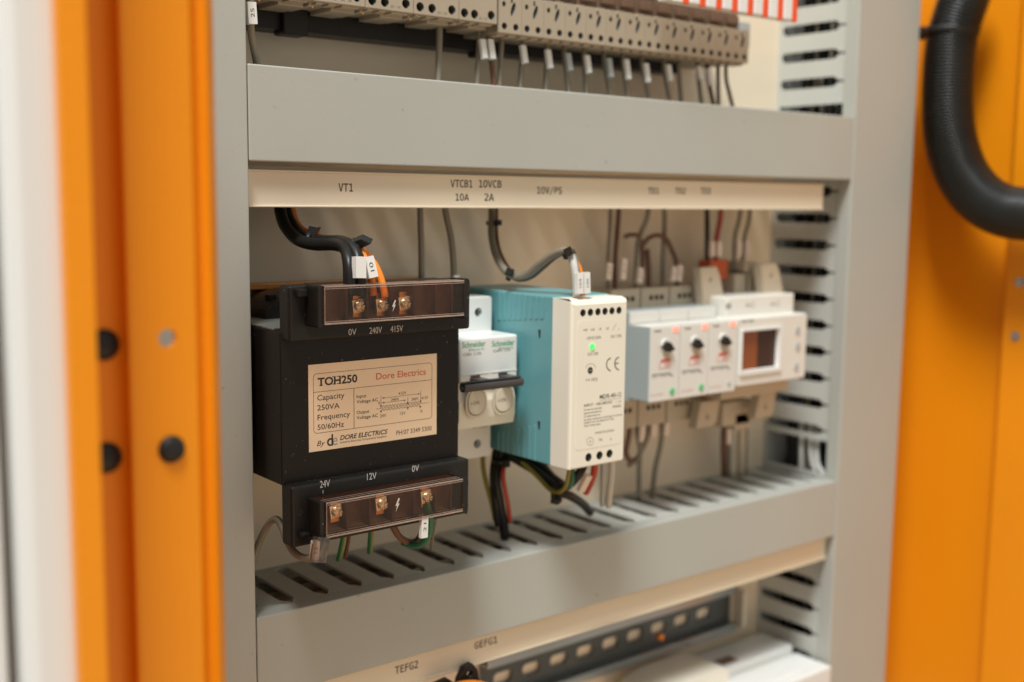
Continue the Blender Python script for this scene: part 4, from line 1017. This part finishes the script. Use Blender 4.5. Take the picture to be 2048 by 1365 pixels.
# wires into the timer relays and the display unit
TW = thing('wire_bundle', 'thin grey and brown control wires with sleeves above the timer relays', 'wires', at(1290, 580, 490), 'tied wire bundles')
for pts, r, m_ in (([(1238, 395, 525), (1237, 430, 522), (1233, 480, 510), (1230, 530, 500), (1229, 600, 492)], 1.6, BROWNW), ([(1222, 395, 525), (1220, 450, 520), (1216, 520, 500), (1216, 600, 490)], 1.2, GREYW),
                   ([(1299, 395, 525), (1294, 435, 522), (1282, 465, 515), (1275, 490, 506), (1272, 540, 497), (1270, 600, 490)], 1.6, GREYW), ([(1250, 474, 515), (1262, 470, 512), (1278, 474, 512), (1284, 500, 508), (1285, 545, 498)], 1.5, BROWNW),
                   ([(1328, 395, 528), (1329, 440, 524), (1328, 480, 512), (1325, 540, 500), (1326, 600, 492)], 1.7, GREYW), ([(1284, 494, 512), (1296, 478, 508), (1314, 471, 506), (1332, 478, 504), (1344, 502, 500), (1353, 530, 494), (1354, 600, 486)], 1.6, BROWNW),
                   ([(1294, 500, 515), (1297, 540, 503), (1297, 600, 492)], 1.8, BROWNW)):
    mb = MB(); wire(mb, deep(pts), r); mb.build('wire', m_, TW)
for px, y0, y1 in ((1217, 527, 560), (1246, 518, 560), (1279, 537, 566), (1346, 535, 562), (1358, 532, 562)):
    sleeve(TW, at(px, y0, 520), at(px - 3, y1, 518), 4.4, m_=PINKS, txt='31', ink=INKG)
for lb, pts, r, m_, mk_ in (('black wire into the orange plug of the display unit', [(1413, 395, 525), (1414, 440, 518), (1414, 500, 500), (1414, 535, 490)], 1.7, BLACKWI, (1423, 484, 513)),
                            ('red wire into the orange plug of the display unit', [(1443, 395, 525), (1440, 440, 518), (1433, 480, 505), (1431, 535, 490)], 1.7, REDW, (1437, 484, 513)),
                            ('grey wire left of its twin beside the red wire', [(1484, 395, 528), (1478, 440, 522), (1469, 480, 508), (1468, 545, 490)], 1.4, GREYW, (1477, 481, 512)),
                            ('rightmost grey wire above the display unit', [(1502, 395, 528), (1498, 440, 522), (1488, 482, 508), (1484, 545, 490)], 1.4, GREYW, (1494, 483, 513))):
    w = thing('wire', lb, 'wire', at(pts[-1][0], pts[-1][1], pts[-1][2]), G); mb = MB(); wire(mb, deep(pts), r); mb.build('insulation', m_, w)
    sleeve(w, at(mk_[0], mk_[1], 521), at(mk_[0] - 1, mk_[2], 520), 3.8, m_=PINKS)

# wires below the transformer
TL = thing('grey_wire', 'grey wire looping into a clear sleeve under the transformer', 'wire', at(580, 1130, 470), G)
mb = MB(); wire(mb, [(498, 1150, 500), (516, 1092, 495), (536, 1050, 488), (552, 1039, 482), (563, 1052, 477), (574, 1082, 470), (592, 1108, 462), (615, 1117, 455), (634, 1110, 450), (643, 1085, 448), (645, 1062, 447.5)], 1.75, 10, 6); mb.build('insulation', GREYW, TL)
sleeve(TL, at(642, 1074, 444.5), at(634, 1124, 443.5), 6.2, m_=CLEARS, flare=.1, name='clear_sleeve'); sleeve(TL, at(630, 1082, 446), at(627, 1120, 446), 3.6, m_=PINKS, txt='22', ink=INKS)
def stripe_wire(label, pts, r, off, group):
    w = thing('earth_wire', label, 'wire', at(*pts[-1]), group); mb = MB(); wire(mb, pts, r); mb.build('green_half', GREENW, w)
    mb = MB(); wire(mb, [(a + off, b, y - .4) for a, b, y in pts], r * .72); mb.build('yellow_stripe', YELLOWW, w); return w
EG = 'green and yellow earth wires'
stripe_wire('green and yellow earth wire below the left lower terminal', [(690, 1050, 470), (686, 1075, 475), (681, 1100, 482), (676, 1120, 490)], 1.15, 3.0, EG)
stripe_wire('green and yellow earth wire below the middle lower terminal', [(742, 1040, 470), (741, 1065, 475), (739, 1092, 485), (738, 1105, 490)], 1.15, 3.2, EG)
single('orange_brown_wire', 'thin brown wire beside the left green and yellow wire', [(700, 1050, 474), (697, 1080, 480), (690, 1115, 492)], 1.0, BROWNW)
TG = thing('green_wire', 'green wire looping below the transformer with a sleeve numbered 21', 'wire', at(835, 1095, 450), 'sleeved wires of the transformer')
mb = MB(); wire(mb, [(852, 1000, 449), (857, 1020, 448), (860, 1045, 448), (856, 1070, 450), (842, 1088, 455), (824, 1090, 461), (806, 1085, 466)], 1.85, 12, 6); mb.build('green_half', GREENW, TG)
mb = MB(); wire(mb, [(853.5, 1000, 448), (859.5, 1020, 447.2), (862.5, 1045, 447.2), (858.5, 1072, 449)], 1.0, 8, 6); mb.build('yellow_stripe', YELLOWW, TG)
sleeve(TG, at(847, 1032, 444.8), at(845.5, 1075, 444.8), 3.7, txt='21', flare=.06)
mb = MB(); wire(mb, [(778, 1035, 458), (786, 1053, 460), (800, 1075, 462), (822, 1086, 463), (838, 1078, 462), (848, 1050, 460)], 1.7, 10, 6); tag(mb.build('brown_wire', BROWNW), 'brown wire curling behind the green loop', 'wire', G)
single('thin_grey_wire', 'thin grey wire hanging right of the green loop', [(874, 1020, 480), (870, 1050, 484), (864, 1085, 488), (862, 1100, 492)], .75, GREYW)

# bundles below breaker and power supply
B3 = thing('wire_bundle', 'thick black and red wire bundle entering the lower duct below the breaker', 'wires', at(1000, 1035, 510), 'tied wire bundles')
mb = MB(); wire(mb, [(1004, 880, 515), (998, 925, 515), (992, 960, 513), (998, 1000, 513), (1006, 1045, 515), (1010, 1075, 518)], 2.9, 12, 6); mb.build('black_wire', BLACKWI, B3)
mb = MB(); wire(mb, [(992, 900, 520), (986, 950, 516), (990, 1000, 514), (996, 1050, 516)], 2.2, 12, 6); mb.build('black_wire', BLACKWI, B3)
mb = MB(); wire(mb, [(1010, 925, 511), (1006, 950, 508), (1010, 980, 507), (1016, 1010, 508), (1020, 1045, 512)], 1.35, 10, 6); mb.build('red_wire', REDW, B3)
mb = MB(); wire(mb, [(966, 890, 525), (966, 930, 523), (972, 965, 520), (983, 1005, 517), (990, 1040, 517)], 1.5, 10, 6); mb.build('yellow_green_wire', YELLOWW, B3)
tie(B3, at(1001, 922, 512), (0, 0, 1), 5.0, at(1010, 926, 508), 2.6)
B4 = thing('wire_bundle', 'black and green-yellow wire bundle tied below the power supply', 'wires', at(1115, 1000, 480), 'tied wire bundles')
mb = MB(); wire(mb, [(1005, 905, 515), (1035, 921, 508), (1070, 942, 500), (1100, 966, 492), (1118, 984, 486), (1140, 992, 488), (1165, 1008, 500), (1180, 1025, 510)], 2.6, 12, 6); mb.build('black_wire', BLACKWI, B4)
mb = MB(); wire(mb, [(1035, 906, 515), (1070, 925, 506), (1095, 946, 498), (1118, 972, 488), (1140, 968, 474), (1160, 945, 458), (1168, 925, 452)], 2.6, 12, 6); mb.build('black_wire', BLACKWI, B4)
mb = MB(); wire(mb, [(1020, 912, 512), (1050, 930, 503), (1078, 957, 494), (1098, 978, 485), (1115, 985, 478), (1130, 975, 470), (1137, 950, 460), (1138, 930, 455)], 1.25, 10, 6); mb.build('yellow_green_wire', YELLOWW, B4)
mb = MB(); wire(mb, [(1142, 930, 457), (1145, 955, 463), (1138, 975, 470)], 1.7, 10, 6); mb.build('green_wire', GREENW, B4)
mb = MB(); wire(mb, [(1088, 928, 505), (1105, 950, 497), (1125, 965, 486)], 1.5, 8, 6); mb.build('brown_wire', BROWNW, B4)
mb = MB(); wire(mb, [(1190, 925, 448), (1188, 945, 450), (1182, 965, 456), (1172, 985, 464)], 1.9, 10, 6); mb.build('red_wire', REDW, B4)
sleeve(B4, at(1176, 950, 448), at(1160, 981, 452), 4.2, m_=PINKS)
tie(B4, at(1114, 984, 482), (1, -.3, -.3), 5.6, at(1113, 996, 480), 3.2)
single('clear_grey_wire', 'pale grey wire hanging from the power supply, nearer the red wire', [(1206, 920, 452), (1206, 950, 456), (1205, 985, 466), (1204, 1010, 474)], 1.5, GREYB)
single('white_wire', 'white wire hanging straight from the power supply into the lower duct', [(1224, 915, 451), (1223, 950, 455), (1219, 985, 466), (1217, 1012, 474)], 1.9, LGREYW)

# wires below the relays and display unit
LW = thing('wire_bundle', 'crossing grey wires with pale sleeves below the timer relays', 'wires', at(1290, 985, 500), 'tied wire bundles')
for pts, r, m_ in (([(1262, 830, 492), (1258, 870, 500), (1252, 905, 508), (1262, 923, 510), (1275, 917, 508)], 1.8, BROWNW), ([(1272, 835, 492), (1276, 875, 498), (1280, 900, 504), (1278, 940, 510), (1277, 1000, 520)], 1.7, GREYW),
                   ([(1297, 835, 492), (1296, 870, 496), (1286, 895, 502), (1272, 920, 508), (1256, 932, 512)], 1.7, GREYW), ([(1322, 830, 492), (1324, 865, 498), (1319, 900, 506), (1310, 940, 513), (1303, 1000, 522)], 1.8, GREYW)):
    mb = MB(); wire(mb, deep(pts), r); mb.build('wire', m_, LW)
for px, y0, y1 in ((1283, 852, 882), (1306, 848, 872), (1332, 845, 870)): sleeve(LW, at(px, y0, 521), at(px - 2, y1, 522), 3.6, m_=PINKS)
MW = thing('wire_bundle', 'grey wires with one pale sleeve below the display unit', 'wires', at(1465, 940, 505), 'tied wire bundles')
for pts, r, m_ in (([(1450, 830, 495), (1447, 880, 503), (1448, 950, 520)], 2.2, BROWNW), ([(1460, 830, 495), (1458, 890, 505), (1456, 950, 522)], 2.0, GREYW), ([(1484, 835, 495), (1482, 880, 503), (1481, 950, 522)], 3.0, TAN), ([(1492, 850, 500), (1490, 950, 524)], 1.6, GREYW)):
    mb = MB(); wire(mb, deep(pts), r); mb.build('wire', m_, MW)
sleeve(MW, at(1457, 858, 521), at(1457, 888, 522), 2.6, m_=PINKS)

# wires below the upper row, each with its sleeve
S0 = thing('grey_wire', 'thick grey wire at the upper left with a sleeve numbered 25', 'wire', at(510, 125, 495), 'sleeved wires below the upper row')
mb = MB(); wire(mb, [(500, -40, 494), (502, 20, 493), (502, 60, 493), (506, 90, 496), (516, 140, 502)], 1.65, 12, 6); mb.build('insulation', GREYW, S0)
sleeve(S0, at(500, 5, 490), at(503, 49, 490), 4.3, txt='25', flare=.0)
up = [  # (wire top x, bottom x, bottom y, sleeve x centre, y0, y1, colour, sleeve material)
 (879, 876, 168, None, 0, 0, GREYW), (958, 953, 180, 966, 80, 118, GREYW), (979, 989, 182, 982, 80, 119, BROWNW), (1003, 998, 184, None, 0, 0, GREYW), (1045, 1039, 188, 1047, 92, 127, GREYW),
 (1094, 1090, 192, 1097, 101, 137, GREYW), (1128, 1138, 196, 1137, 108, 142, GREYW), (1168, 1173, 200, 1175, 112, 147, GREYW), (1208, 1223, 206, 1219, 118, 155, GREYW), (1246, 1257, 207, 1254, 120, 159, GREYW),
 (1284, 1302, 212, 1293, 128, 165, GREYW), (1328, 1341, 214, 1338, 131, 163, GREYW), (1358, 1363, 215, None, 0, 0, GREYW), (1396, 1404, 219, 1399, 134, 160, GREYW), (1415, 1429, 222, 1419, 139, 171, BROWNW), (1436, 1437, 222, None, 0, 0, GREYW), (1452, 1467, 224, None, 0, 0, GREYW)]
nn = 0
for i, (xa, xb, yb, sx, s0, s1, m_) in enumerate(up):
    yt = 40 + (xa - 870) * .15
    col = 'brown' if m_ is BROWNW else 'grey'
    has = 'with a sleeve' if sx else 'without a sleeve'
    words = ['first', 'second', 'third', 'fourth', 'fifth', 'sixth', 'seventh', 'eighth', 'ninth', 'tenth', 'eleventh', 'twelfth', 'thirteenth', 'fourteenth', 'fifteenth', 'sixteenth', 'last']
    lb = f'{col} wire {has}, {words[i]} from the left below the upper terminals'
    if i == 0: lb = 'lone grey wire without a sleeve below the wide relay bases'
    w = thing('brown_wire' if m_ is BROWNW else 'grey_wire', lb, 'wire', at(xb, yb, 515), 'sleeved wires below the upper row')
    mb = MB(); wire(mb, [(xa, yt - 10, 516), (xa, yt + 30, 515), ((xa + xb) / 2, (yt + yb) / 2 + 15, 513), (xb, yb, 511), (xb + (xb - xa) * .3, yb + 45, 509)], 1.75 if i == 0 else 1.45); mb.build('insulation', m_, w)
    if sx:
        dark = i in (6, 8)
        sleeve(w, at(sx - 3, s0, 510), at(sx + 2, s1, 508), 3.5, m_=(GREYB if dark else SLEEVE))
for o in bpy.data.objects:
    if 'org_mm' in o: del o['org_mm']
